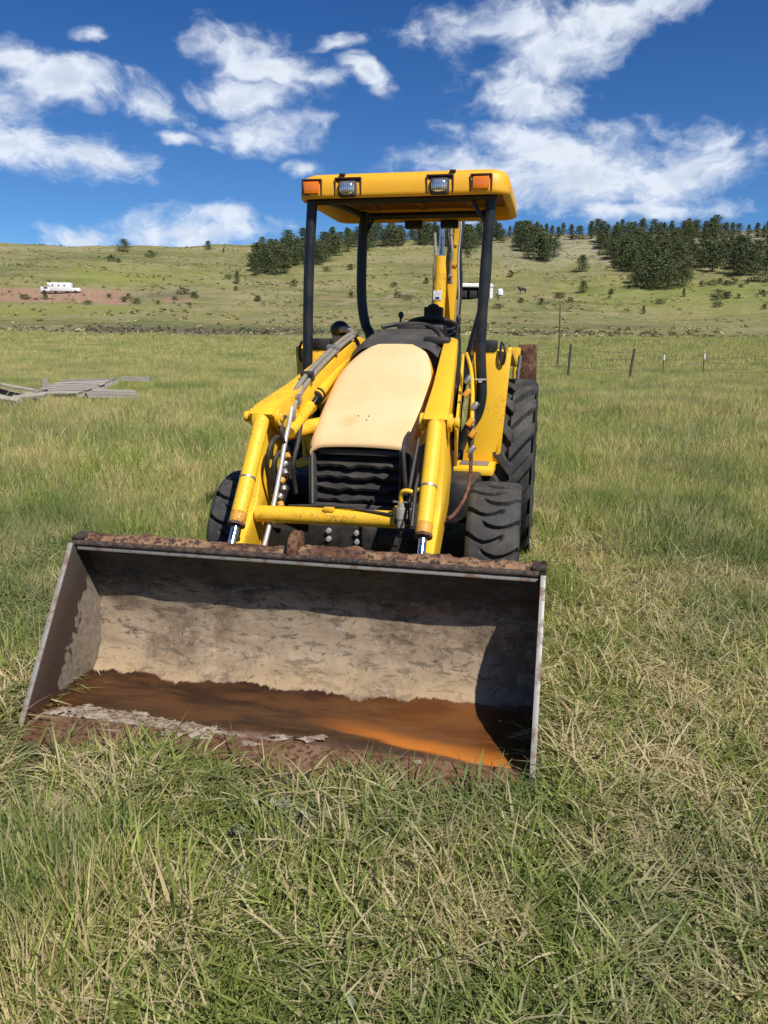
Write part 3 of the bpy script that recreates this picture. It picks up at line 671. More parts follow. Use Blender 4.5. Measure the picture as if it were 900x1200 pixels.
# ------------------------------------------------------------------ scrap timber at left
def plank(L, W, H, name, parent, loc, rot=(0, 0, 0), seed=0):
    r = random.Random(seed); mb = MB(); n = 5; vs = []
    for i in range(n+1):
        x = -L/2+L*i/n; b = r.uniform(-.006, .006)
        for (yy, zz) in ((-W/2, 0), (W/2, 0), (W/2, H), (-W/2, H)): vs.append((x+r.uniform(-.012, .012)*(i in (0, n)), yy+b, zz+b*.6))
    fs = [(0, 1, 2, 3), tuple(n*4+k for k in (3, 2, 1, 0))]
    for i in range(n):
        for k in range(4): fs.append((i*4+k, i*4+(k+1) % 4, (i+1)*4+(k+1) % 4, (i+1)*4+k))
    mb.add(vs, fs); o = mb.build(name, M['wood'], parent); o.location = loc; o.rotation_euler = rot; return o
def pallet(name, label, px, row, d, L, W, n, rz, tilt, z0, lift=0., cat='pallet', legs=3):
    r = ray(px, row); r = r/math.hypot(r[0], r[1]); x, y = r[0]*d, r[1]*d
    o = empty(name, (x, y, float(T(x, y))+z0), rz); o.rotation_euler = (tilt[0], tilt[1], rz); tag(o, label, cat)
    for k in range(legs):
        plank(W, .045, .10, 'stringer', o, (-L/2+.03+(L-.06)*k/(legs-1), 0, 0), (0, 0, math.pi/2), seed=k+int(px))
    for k in range(n):
        w = W/n; plank(L*random.uniform(.97, 1.03), w*random.uniform(.74, .86), .022, 'board', o, (0, -W/2+w*(k+.5), .102), (0, random.uniform(-.01, .01), random.uniform(-.015, .015)), seed=k*7+int(px))
    return o
pallet('pallet', 'grey wooden deck of boards lying raised on the grass, middle of the timber', 84, 452, 18.8, 1.38, 1.55, 6, -.25, (.17, -.05), .33)
pallet('pallet', 'broken leaning grey pallet with slats at the left frame edge', 4, 456, 17.8, 1.45, 1.35, 6, .95, (.10, .30), .34)
pallet('board_panel', 'flat pale grey board lying beside the raised wooden deck', 131, 458, 18.0, 1.08, 1.1, 3, .45, (.13, .05), .20, cat='board', legs=2)
def loose(label, px, row, d, L, W, H, rz, tilt, z0):
    r = ray(px, row); r = r/math.hypot(r[0], r[1]); x, y = r[0]*d, r[1]*d
    o = plank(L, W, H, 'plank', None, (x, y, float(T(x, y))+z0), (tilt[0], tilt[1], rz), seed=int(px)); tag(o, label, 'plank', None)
loose('short pale beam in the grass behind the timber, farthest right', 159, 441, 20.5, .72, .16, .10, -.06, (0, 0), .48)
loose('grey broken board jutting right below the leaning pallet', 34, 466, 17.0, .62, .16, .05, .22, (.3, -.1), .32)
loose('grey board end lying lowest left under the leaning pallet', 10, 470, 16.8, .55, .15, .06, -.35, (.3, .1), .28)
loose('splintered dark board crossing the top of the leaning pallet', 20, 452, 17.8, .70, .09, .04, .9, (.4, .2), .46)
loose('thin grey lath pointing up between pallet and deck', 40, 455, 17.5, .45, .06, .03, 1.1, (.1, -.3), .36)
loose('upright bleached block on the near corner of the raised deck', 53, 452, 18.5, .14, .10, .20, .4, (0, 0), .44)

# ------------------------------------------------------------------ THE MACHINE (local frame: x to its left hand side, y rearward, z up, origin under the bucket edge)
TR = empty('backhoe_loader', (-.415, 2.498, 0), R(-12.0))
tag(TR, 'yellow compact backhoe loader with canopy and wide rusty front bucket resting on grass', 'loader')
# ---- bucket
SH = [(-.02, .018), (.20, .012), (.34, .022), (.415, .045), (.462, .095), (.490, .165), (.502, .25), (.500, .34), (.487, .42), (.460, .50), (.425, .575), (.405, .615)]
def thick(prof, th):
    out = []
    for i, p in enumerate(prof):
        a = prof[max(i-1, 0)]; b = prof[min(i+1, len(prof)-1)]; dx, dz = b[0]-a[0], b[1]-a[1]; L = math.hypot(dx, dz)
        out.append((p[0]+dz/L*th, p[1]-dx/L*th))
    return prof+out[::-1]
def shell():
    # a finely divided sheet with dents
    prof = []
    for i in range(len(SH)-1):
        for k in range(5): u = k/5; prof.append((SH[i][0]*(1-u)+SH[i+1][0]*u, SH[i][1]*(1-u)+SH[i+1][1]*u))
    prof.append(SH[-1]); pa = np.array(prof)
    for _ in range(6): pa[1:-1] = (pa[:-2]+2*pa[1:-1]+pa[2:])/4
    d = np.gradient(pa, axis=0); L = np.hypot(d[:, 0], d[:, 1]); nrm = np.stack([-d[:, 1]/L, d[:, 0]/L], 1)   # inward (up and forward)
    xs = np.linspace(-.917, .917, 120); vs = []
    for x in xs:
        dent = (noise2(np.full(len(pa), x*4+9), np.arange(len(pa))*.22, 31, 3)-.5)*.022
        q = pa+nrm*dent[:, None]; vs += [(x, a, b) for a, b in q]
    m = len(pa); N = len(xs)
    for x in xs: vs += [(x, a, b) for a, b in (pa-nrm*.014)]
    fs = []
    for i in range(N-1):
        for j in range(m-1):
            fs.append((i*m+j, i*m+j+1, (i+1)*m+j+1, (i+1)*m+j)); o_ = N*m; fs.append((o_+i*m+j, o_+(i+1)*m+j, o_+(i+1)*m+j+1, o_+i*m+j+1))
    for i in range(N-1):
        for j in (0, m-1): fs.append((i*m+j, (i+1)*m+j, N*m+(i+1)*m+j, N*m+i*m+j))
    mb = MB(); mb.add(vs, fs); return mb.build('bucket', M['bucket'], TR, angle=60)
BK = shell()
CH = [(.418, .648), (.345, .612), (.14, .292), (-.045, .004), (.02, -.006), (.26, -.004), (.36, .004), (.44, .035), (.49, .09), (.515, .165), (.522, .25), (.520, .34), (.506, .42), (.480, .50), (.447, .575)]
for s in (-1, 1):
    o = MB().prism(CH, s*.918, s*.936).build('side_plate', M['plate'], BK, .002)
    a = Vector((s*.927, .345, .612)); b = Vector((s*.927, -.045, .006)); d = (b-a); n_ = Vector((0, d.z, -d.y)).normalized()
    if n_.y > 0: n_ = -n_
    rot = Matrix.Rotation(math.atan2(-d.y, -d.z), 3, 'X')
    MB().box((a+b)/2+n_*.004, (.019, .009, d.length), rot.inverted() if False else Matrix.Rotation(-math.atan2(d.y, d.z)+0, 3, 'X')).build('wear_strip', M['edge'], BK, .002)
mb = MB().box((0, .413, .612), (1.80, .105, .016)).box((0, .462, .585), (1.80, .012, .05)); mb.build('top_rail', M['rail'], BK, .003)
MB().tube([(-.912, .360, .612), (-.3, .3605, .611), (.3, .3595, .613), (.912, .360, .612)], .0125, 12).build('rim_bar', M['rail'], BK)
MB().box((0, .3595, .593), (1.82, .010, .016)).build('rim_lip', M['edge'], BK, .002)
def debris():
    nx, ny = 300, 12; xs = np.linspace(-.90, .895, nx); ys = np.linspace(.374, .462, ny); Xg, Yg = np.meshgrid(xs, ys, indexing='ij')
    v = (Yg-.418)/.044; e = np.clip(1-np.abs(v)**2.2, 0, 1)
    H = .621+e*(.006+.020*np.clip(noise2(Xg*9, Yg*9+3, 41, 4)-.32, 0, 1)*2 + .012*noise2(Xg*60, Yg*60, 44, 3))-.003*(1-e)
    Yg = Yg+(noise2(Xg*26, Yg*4, 47, 3)-.5)*.03
    vs = [(float(x), float(y), float(h)) for x, y, h in zip(Xg.ravel(), Yg.ravel(), H.ravel())]
    fs = [(i*ny+j, (i+1)*ny+j, (i+1)*ny+j+1, i*ny+j+1) for i in range(nx-1) for j in range(ny-1)]
    mb = MB(); mb.add(vs, fs); mb.build('caked_dirt', M['debris'], BK, angle=80)
debris()
hk = MB(); hk.prism([(.455, .612), (.462, .655), (.448, .690), (.420, .704), (.388, .700), (.362, .682), (.350, .655), (.349, .622), (.358, .600), (.372, .618), (.385, .640), (.402, .632), (.412, .612)], -.026, .010, lambda x, y, z: (x+.06*(z-.61), y, z))
hk.blob((-.008, .425, .622), (.045, .035, .016), 5, .5); hk.build('rusty_hook', M['rust'], BK, .006)
for i, s in enumerate((-1, 1)):
    MB().box((s*.912, .405, .632), (.05, .09, .014), Matrix.Rotation(.06*s, 3, 'Y')).build('corner_gusset', M['rail'], BK, .004)
CE = [(-.108, .000), (-.100, .010), (.035, .032), (.045, .020), (.045, .006), (-.02, -.002)]
MB().prism(CE, -.885, .885).build('cutting_edge', M['cutting'], BK, .002, fn=lambda v: setattr(v.co, 'y', v.co.y+.006*math.sin(v.co.x*9)))
mb = MB()
for i in range(300):
    x = (random.gauss(-.62, .14) if i % 3 else random.gauss(-.28, .05)) if i % 12 else random.uniform(-.9, .6); y = .060+random.gauss(0, .020)+.025*math.sin(x*7)
    if abs(x) > .9: continue
    s = random.uniform(.004, .022); mb.blob((x, y, .026+s*.05), (s*1.6, s, s*.16+.0015), i, 1.0, 9, 5)
mb.build('dried_mud', M['mud'], BK)
tag(bpy.data.objects['dried_mud'], kind='stuff')
for s in (-1, 1):
    MB().box((s*.44, .60, .34), (.03, .18, .34)).box((s*.36, .60, .34), (.03, .18, .34)).build('bucket_bracket', M['rail'], BK, .006)

# ---- loader arms
def armx(s, y, off): return s*(.435+off-max(0, (y-1.25))*.105)
UP = [(1.16, 1.075), (1.235, 1.115), (1.62, 1.205), (2.05, 1.335), (2.48, 1.452), (2.60, 1.435), (2.60, 1.36), (2.35, 1.255), (1.95, 1.11), (1.60, 1.00), (1.42, .95)]
LO = [(1.16, 1.075), (1.42, .95), (1.50, .86), (1.40, .64), (1.10, .44), (.76, .25), (.60, .24), (.58, .31), (.86, .48), (1.10, .66), (1.175, .84)]
for s in (-1, 1):
    a = MB(); W = .047; CX = .430 if s < 0 else .408
    f = lambda x, y, z, s=s: (armx(s, y, (1 if x > 0 else -1)*W*(1.0-.12*max(0, y-1.25))*s*1.0) if False else s*(CX-max(0, y-1.25)*(.085 if s > 0 else .100))+x*(1.25-.32*max(0, min(1.2, y-1.1))), y, z)
    a.prism(UP, -W, W, f)
    arm = a.build('loader_arm', M['yellow'], TR, .008)
    lo = MB(); lo.prism(LO, -W*.50, W*.50, lambda x, y, z, s=s: (s*(CX+.022)+x, y, z)); lo.build('lower_arm', M['yellow'], arm, .008)
    if s > 0: arm['label'] = 'broad yellow arm plate right of the hood'
    # outer web plate along the arm
    MB().prism([(1.30, 1.02), (1.66, 1.12), (2.40, 1.36), (2.44, 1.28), (1.75, .99), (1.45, .82)], -.006, .006, lambda x, y, z, s=s: (s*(CX+.085-max(0, y-1.25)*.09)+x, y, z)).build('web_plate', M['yellow'], arm, .002)
    # knuckle pins
    MB().tube([(s*(CX-.085), 1.235, 1.055), (s*(CX+.085), 1.235, 1.055)], .020, 14).build('pin', M['yellow'], arm, .004)
    MB().tube([(s*(CX-.078), 1.235, 1.055), (s*(CX-.058), 1.235, 1.055)], .042, 18).tube([(s*(CX+.050), 1.235, 1.055), (s*(CX+.072), 1.235, 1.055)], .042, 18).tube([(s*(CX+.082), 1.235, 1.055), (s*(CX+.105), 1.235, 1.055)], .026, 16).build('pin_boss', M['yellow'], arm, .004)
    # bucket cylinder
    p0 = Vector((s*CX, 1.19, 1.055)); p1 = Vector((s*(CX+.008), .805, .535)); dd = (p1-p0)
    cyl = MB().tube([p0, p0+dd*.03, p0+dd*.78], [.034, .037, .037], 24).build('bucket_cylinder', M['yellow'], TR)
    MB().tube([p0+dd*.779, p0+dd*.86], .0375, 24).build('barrel_end', M['yellow_rust'], cyl, .004)
    MB().tube([p0+dd*.855, p0+dd*.88], .041, 24).build('gland', M['rust'], cyl, .004)
    MB().tube([p0+dd*.87, p0+dd*1.45], .0185, 18).build('piston_rod', M['chrome'], cyl)
    MB().tube([p0+dd*.50, p0+dd*.515], .0395, 24).build('hose_clamp', M['steel'], cyl)
    if s > 0: MB().tube([p0+Vector((-.052, -.01, -.16)), p0+dd*.5+Vector((-.055, -.01, 0)), p0+dd*.80+Vector((-.053, -.01, 0))], .008, 8).build('feed_pipe', M['hose'], cyl)
    # lift cylinder
    q0 = Vector((s*.345, 1.34, .97)); q1 = Vector((s*.315, 2.36, 1.345)); qd = q1-q0
    lc = MB().tube([q0, q0+qd*.30], .030, 16).tube([q0+qd*.40, q0+qd*.92], .036, 18).build('lift_cylinder', M['yellow'], TR)
    MB().tube([q0+qd*.29, q0+qd*.42], .018, 14).build('piston_rod', M['chrome'], lc)
    MB().tube([q0+qd*.385, q0+qd*.40], .042, 18).tube([q0+qd*.425, q0+qd*.44], .042, 18).build('band', M['black'], lc)
    # tower
    MB().prism([(2.10, .60), (2.62, .60), (2.66, 1.40), (2.44, 1.43), (2.20, 1.20), (2.10, .9)], s*.285, s*.305).build('arm_tower', M['black'], TR, .006)
# pipes and hoses along the left arm
def L3(*p): return [Vector(q) for q in p]
PIPE = [L3((-.300, 2.42, 1.470), (-.315, 2.20, 1.425), (-.352, 1.70, 1.262), (-.368, 1.46, 1.145), (-.372, 1.40, 1.06)),
        L3((-.282, 2.36, 1.450), (-.300, 2.10, 1.385), (-.335, 1.70, 1.240), (-.350, 1.50, 1.140), (-.352, 1.42, 1.07))]
for p in PIPE: MB().tube(p, .0130, 12, 4).build('hydraulic_pipe', M['pipe'], TR)
MB().tube(L3((-.352, 1.40, 1.09), (-.346, 1.34, 1.02), (-.345, 1.28, .95), (-.352, 1.16, .72), (-.360, 1.02, .50), (-.368, .90, .40)), .0115, 12, 4).build('hydraulic_pipe', M['bolt'], TR)
MB().tube(L3((-.395, 1.10, .50), (-.372, 1.03, .45), (-.372, .90, .36)), .013, 10, 3).build('hydraulic_pipe', M['steel'], TR)
for p in (L3((-.395, 1.20, .70), (-.388, 1.13, .83), (-.375, 1.15, .93), (-.366, 1.24, .96), (-.350, 1.30, .90), (-.345, 1.28, .80)),
          L3((-.392, 1.24, .66), (-.385, 1.20, .80), (-.368, 1.24, .88), (-.350, 1.32, .86), (-.345, 1.34, .74)),
          L3((-.372, 1.36, 1.05), (-.36, 1.27, 1.04), (-.352, 1.24, .97), (-.345, 1.30, .88)),
          L3((-.300, 2.42, 1.47), (-.28, 2.50, 1.44), (-.27, 2.48, 1.34), (-.26, 2.42, 1.22)),
          L3((-.275, 2.36, 1.45), (-.262, 2.42, 1.40), (-.255, 2.40, 1.28)),
          L3((-.32, 1.44, 1.0), (-.315, 1.38, .92), (-.33, 1.34, .80), (-.33, 1.38, .66))):
    MB().tube(p, .0115, 10, 6).build('hydraulic_hose', M['hose'], TR)
for k in range(9):
    u = k/8; MB().tube([(-.345+.006*math.sin(k*2), 1.29-.13*u, .87-.30*u), (-.345+.012*math.cos(k*3), 1.275-.13*u, .85-.30*u)], .017, 10).build('pipe_fitting', M['steel'] if k % 3 else M['yellow_rust'], TR, .003)
for (y, z, m) in ((1.48, 1.125, 'steel'), (1.40, 1.05, 'steel'), (1.66, 1.235, 'black'), (2.05, 1.375, 'steel')):
    x = -.37+(y-1.4)*.075
    MB().box((x, y, z), (.07, .04, .05), Matrix.Rotation(.35, 3, 'X')).build('pipe_clamp', M[m], TR, .006)
# hoses on the right arm
for p, m in ((L3((.52, 1.52, 1.00), (.545, 1.50, .86), (.54, 1.42, .70), (.50, 1.30, .62), (.47, 1.22, .60)), 'rust'), (L3((.50, 1.80, 1.20), (.535, 1.62, 1.10), (.548, 1.52, .98), (.54, 1.48, .86)), 'hose'),
             (L3((.44, 2.10, 1.36), (.495, 1.84, 1.28), (.53, 1.62, 1.16), (.542, 1.50, 1.02)), 'yellow'), (L3((.33, 1.2, .98), (.315, 1.1, .80), (.315, 1.0, .64)), 'hose'),
             (L3((.30, 1.06, .74), (.285, 1.06, .95), (.275, 1.24, 1.0)), 'hose')):
    MB().tube(p, .0095, 10, 5).build('hydraulic_hose', M[m], TR)
for k, (x, y, z) in enumerate(((.548, 1.56, 1.11), (.55, 1.50, .98), (.545, 1.50, .90), (.54, 1.46, 1.04), (.49, 1.75, 1.23), (.50, 1.64, 1.17))):
    MB().tube([(x-.012, y-.01, z-.018), (x+.012, y, z+.018)], .016, 8).build('pipe_fitting', M['yellow_rust' if k % 2 else 'steel'], TR, .003)
# cross tubes
ct = MB().tube([(-.42, 1.07, .612), (.42, 1.07, .622)], .040, 24).build('cross_tube', M['yellow'], TR)
MB().box((-.06, 1.05, .655), (.05, .03, .02)).box((.262, 1.05, .640), (.03, .05, .09)).build('tube_lug', M['yellow'], ct, .004)
MB().tube([(-.385, 1.42, .965), (-.25, 1.66, .985)], .043, 20).build('cross_tube', M['yellow'], TR)
MB().tube([(.395, .985, .600), (.395, 1.02, .600)], .034, 18).build('pin_boss', M['yellow'], TR, .004)
# quick couplers
cp = MB().box((.318, 1.035, .628), (.12, .05, .030)).box((.318, 1.02, .575), (.10, .03, .05)).build('coupler_bracket', M['black'], TR, .005)
for x in (.288, .348):
    MB().tube([(x, 1.005, .600), (x, 1.005, .640), (x, 1.005, .641), (x, 1.005, .690), (x, 1.005, .691), (x, 1.005, .715)], [.017, .017, .021, .021, .015, .015], 16).build('coupler', M['bolt'], cp)
MB().tube(L3((.288, 1.005, .710), (.288, 1.0, .745), (.300, .99, .768), (.325, .985, .772), (.342, .99, .765), (.350, 1.0, .745), (.348, 1.005, .710)), .0105, 12, 4).tube([(.345, .99, .765), (.375, .985, .785)], .008, 8).build('coupler_loop', M['yellow'], cp)
MB().box((.318, 1.002, .718), (.13, .012, .006)).build('coupler_plate', M['steel'], cp)

# ---- chassis, grille, bumper
ch = MB().box((0, 2.53, .56), (.50, 1.85, .34)).box((0, 1.74, .70), (.46, .46, .32)).box((0, 1.60, .36), (1.15, .16, .14)).box((0, 2.95, .58), (1.1, .22, .22)).build('chassis', M['dark'], TR, .01)
for s in (-1, 1): MB().box((s*.42, 2.10, .56), (.24, .55, .24)).build('side_tank', M['black'], TR, .02)
bp = MB().box((.005, 1.345, .430), (.50, .07, .175)).build('bumper', M['black'], TR, .008)
for (x, z) in ((-.135, .490), (-.135, .448), (.010, .487), (.013, .443)):
    MB().tube([(x, 1.292, z), (x, 1.312, z)], [.014, .016], 6).build('bolt', M['bolt'], bp, .002)
MB().box((.17, 1.308, .46), (.10, .008, .05)).build('tow_plate', M['plastic'], bp, .004)
gr = MB().box((-.262, 1.475, .725), (.035, .09, .28)).box((.262, 1.475, .725), (.035, .09, .28)).box((0, 1.485, .868), (.46, .08, .028)).box((0, 1.475, .585), (.56, .09, .03)).build('grille', M['plastic'], TR, .008)
MB().box((0, 1.56, .75), (.50, .03, .30)).build('radiator', M['black'], gr)
for k in range(4):
    z = .635+.060*k; vs = []; n = 44; r_ = random.Random(k); ph = r_.uniform(0, 6)
    for i in range(n+1):
        x = -.244+.488*i/n; w = .006*math.sin(i*.42+ph)*math.sin(i*.11+k)+.0025*math.sin(i*.9+k)
        for (dy, dz) in ((1.456, -.012), (1.502, .026), (1.512, .014), (1.462, -.026)): vs.append((x, dy+w, z+dz+w*.9))
    fs = [(i*4+j, i*4+(j+1) % 4, (i+1)*4+(j+1) % 4, (i+1)*4+j) for i in range(n) for j in range(4)]
    mb = MB(); mb.add(vs, fs); mb.build('slat', M['black'], gr, angle=50)
for x in (-.258, .20): MB().tube([(x, 1.43, .60), (x, 1.43, .90)], .006, 8).build('guard_rod', M['steel'] if x < 0 else M['plastic'], gr)
MB().tube(L3((-.27, 1.10, .652), (0, 1.06, .668), (.25, 1.03, .650)), .006, 8, 4).build('cable', M['hose'], TR)

# ---- hood
def hood():
    N, K = 34, 30; vs = []; top = []
    for i in range(N+1):
        t_ = i/N; y = 1.425+.845*t_
        z = .935+.475*(t_**.86)
        hw = .276 if t_ < .55 else .276-.085*((t_-.55)/.45)**2.0
        hw += .006*math.sin(t_*math.pi)
        if t_ < .05: z -= .010*(1-t_/.05)**2; hw -= .006*(1-t_/.05)**2
        if t_ > .95: hw -= .03*((t_-.95)/.05)**2
        row = []
        for k in range(K+1):
            u = -1+2*k/K; a = abs(u)
            if a < .70: x = a/.70*(hw-.055); dz = -.012*(x/.25)**2
            elif a < .9: q = (a-.70)/.20*math.pi/2; x = hw-.055+.055*math.sin(q); dz = -.012-.055*(1-math.cos(q))
            else: x = hw; dz = -.067-(a-.9)/.1*.26
            zz = z+dz
            if a >= .9: zz = max(zz, min(.90, z-.067))
            row.append((math.copysign(x, u), y, zz))
        vs += row
    fs = [(i*(K+1)+k, i*(K+1)+k+1, (i+1)*(K+1)+k+1, (i+1)*(K+1)+k) for i in range(N) for k in range(K)]
    fr = len(vs); n0 = K+1
    for (f_, y_, dz_) in ((.99, 1.419, -.010), (.985, 1.424, -.024), (.96, 1.50, -.030)):
        for k in range(n0): x, y, z = vs[k]; vs.append((x*f_, y_, z+dz_))
    ks = [k for k in range(K) if abs(-1+2*k/K) <= .91 and abs(-1+2*(k+1)/K) <= .91]
    fs += [(k, fr+k, fr+k+1, k+1) for k in ks]+[(fr+q*n0+k, fr+(q+1)*n0+k, fr+(q+1)*n0+k+1, fr+q*n0+k+1) for q in (0, 1) for k in ks]
    mb = MB(); mb.add(vs, fs); h = mb.build('hood', M['hood'], TR, angle=60)
    me = h.data; me.materials.append(M['hood_side'])
    for p in me.polygons:
        if abs(p.normal.x) > .80: p.material_index = 1
hood()
for (x, y) in ((-.052, 1.575), (.004, 1.575), (-.002, 1.548)):
    z = .935+.475*((y-1.425)/.845)**.86-.012*(x/.25)**2
    MB().tube([(x, y+.004, z-.006), (x, y-.001, z+.0015)], .0045, 8).build('rivet', M['dark'], bpy.data.objects['hood'])
for k in range(14):
    y_ = 1.72+.40*k/13; t_ = (y_-1.425)/.845; MB().box((.278+.006*math.sin(t_*math.pi)-(.085*((max(.55, t_)-.55)/.45)**2), y_, .935+.475*t_**.86-.082), (.012, .018, .022)).build('louvre', M['hood_side'], bpy.data.objects['hood'], .003)
# cowl behind the hood and dash
def cowl():
    mb = MB(); secs = [(2.26, .235, 1.385, .0), (2.34, .245, 1.425, 0), (2.44, .23, 1.475, .02), (2.52, .19, 1.502, .03), (2.60, .15, 1.50, .03)]
    n = 22; vs = []
    for (y, hw, z, cx_) in secs:
        for k in range(n+1):
            u = -1+2*k/n; a = abs(u)
            x = math.copysign((a**.8)*hw*1.25, u); dz = -.10*max(0, a-.55)**1.5/.3
            vs.append((cx_+x, y, z+dz if a < 1 else z-.30))
    fs = [(i*(n+1)+k, i*(n+1)+k+1, (i+1)*(n+1)+k+1, (i+1)*(n+1)+k) for i in range(len(secs)-1) for k in range(n)]
    mb.add(vs, fs); mb.box((0, 2.46, 1.20), (.50, .28, .40)); return mb.build('cowl', M['plastic'], TR, angle=50)
cw = cowl()
MB().tube(L3((-.14, 2.53, 1.512), (-.05, 2.57, 1.530), (.10, 2.57, 1.530), (.20, 2.50, 1.500), (.27, 2.40, 1.44)), .014, 8, 5).build('cowl_seal', M['hose'], cw)
MB().box((.10, 2.62, 1.50), (.30, .16, .06)).box((.23, 2.45, 1.43), (.16, .22, .05)).build('dashboard', M['black'], TR, .02)
sw = MB(); SWC = Vector((.13, 2.86, 1.515)); rot = Matrix.Rotation(R(-20), 3, 'X'); pts = []
for k in range(25):
    a = 2*math.pi*k/24; pts.append(SWC+rot @ Vector((.17*math.cos(a), .17*math.sin(a), 0)))
sw.tube(pts, .014, 10, cap=False)
for a in (0, 2.1, 4.2): sw.tube([SWC-Vector((0, 0, .02)), SWC+rot @ Vector((.17*math.cos(a), .17*math.sin(a), 0))], .009, 8)
sw.tube([(.11, 2.66, 1.44), SWC], .022, 10); sw.build('steering_wheel', M['black'], TR)
MB().tube([(-.06, 2.66, 1.46), (-.045, 2.66, 1.575)], .007, 8).blob((-.045, 2.66, 1.59), (.018, .018, .022), 3, .0).build('lever', M['black'], TR)
MB().tube([(.30, 2.70, 1.40), (.315, 2.72, 1.56)], .009, 8).blob((.316, 2.72, 1.565), (.016, .014, .03), 3, 0).build('lever', M['black'], TR)
st = MB().box((.03, 3.12, 1.08), (.46, .42, .12)).box((.03, 3.36, 1.36), (.42, .10, .42)).build('seat', M['seat'], TR, .04, 3)
# pods at the left hand of the cowl
lp = MB().blob((-.50, 2.86, 1.500), (.065, .075, .060), 2, .06, 16, 10).build('control_pod', M['black'], TR)
MB().tube([(-.50, 2.86, 1.40), (-.50, 2.86, 1.475)], .055, 16).build('pod_base', M['pipe'], lp, .01)
MB().tube(L3((-.47, 2.78, 1.50), (-.41, 2.72, 1.50), (-.34, 2.58, 1.47), (-.30, 2.42, 1.46)), .022, 10, 4).build('hydraulic_pipe', M['pipe'], TR)

# ---- fenders
for s in (-1, 1):
    F0 = Matrix()
    vs = []
    mb = MB()
    # front plate with a gently bowed face, wider at the top
    n = 12
    for i in range(n+1):
        u = i/n; z = .70+.66*u; y = 2.42-.02*math.sin(u*math.pi)+.05*(1-u)**3*0
        xi = .40+.05*u; xo = .608+.052*u
        vs += [(s*xi, y, z), (s*xo, y, z), (s*xo, y+.03, z), (s*xi, y+.03, z)]
    fs = [(0, 1, 2, 3), (n*4+3, n*4+2, n*4+1, n*4)]+[(i*4+j, i*4+(j+1) % 4, (i+1)*4+(j+1) % 4, (i+1)*4+j) for i in range(n) for j in range(4)]
    mb.add(vs, fs); fd = mb.build('fender', M['yellow'], TR, .006)
    MB().prism([(2.405, .70), (2.425, 1.385), (2.50, 1.40), (3.36, 1.30), (3.36, 1.26), (2.52, 1.36), (2.47, 1.34), (2.455, .70)], s*.645, s*.672, lambda x, y, z, s=s: (x-s*.045*(1-(z-.7)/.68), y, z)).build('fender_lip', M['yellow'], fd, .006)
    MB().prism([(2.42, 1.372), (2.50, 1.385), (3.36, 1.285), (3.36, 1.265), (2.50, 1.365), (2.42, 1.35)], s*.43, s*.648).build('fender_top', M['yellow'], fd, .004)
    sp = MB().prism([(2.20, .655), (2.20, .70), (2.42, .715), (2.42, .655)], s*.37, s*.606).build('step', M['yellow'], fd, .010)
    MB().box((s*.485, 2.32, .712), (.17, .10, .012), Matrix.Rotation(.07, 3, 'X')).build('step_grip', M['steel'], sp, .004)
    MB().box((s*.515, 2.455, 1.405), (.14, .09, .07)).build('fender_box', M['black'], fd, .012)
    MB().tube(L3((s*.625, 2.41, 1.42), (s*.637, 2.398, 1.36), (s*.63, 2.396, 1.31), (s*.622, 2.398, 1.30), (s*.612, 2.396, 1.32), (s*.607, 2.40, 1.36), (s*.612, 2.41, 1.43)), .008, 8, 4).build('grab_handle', M['post'], fd)

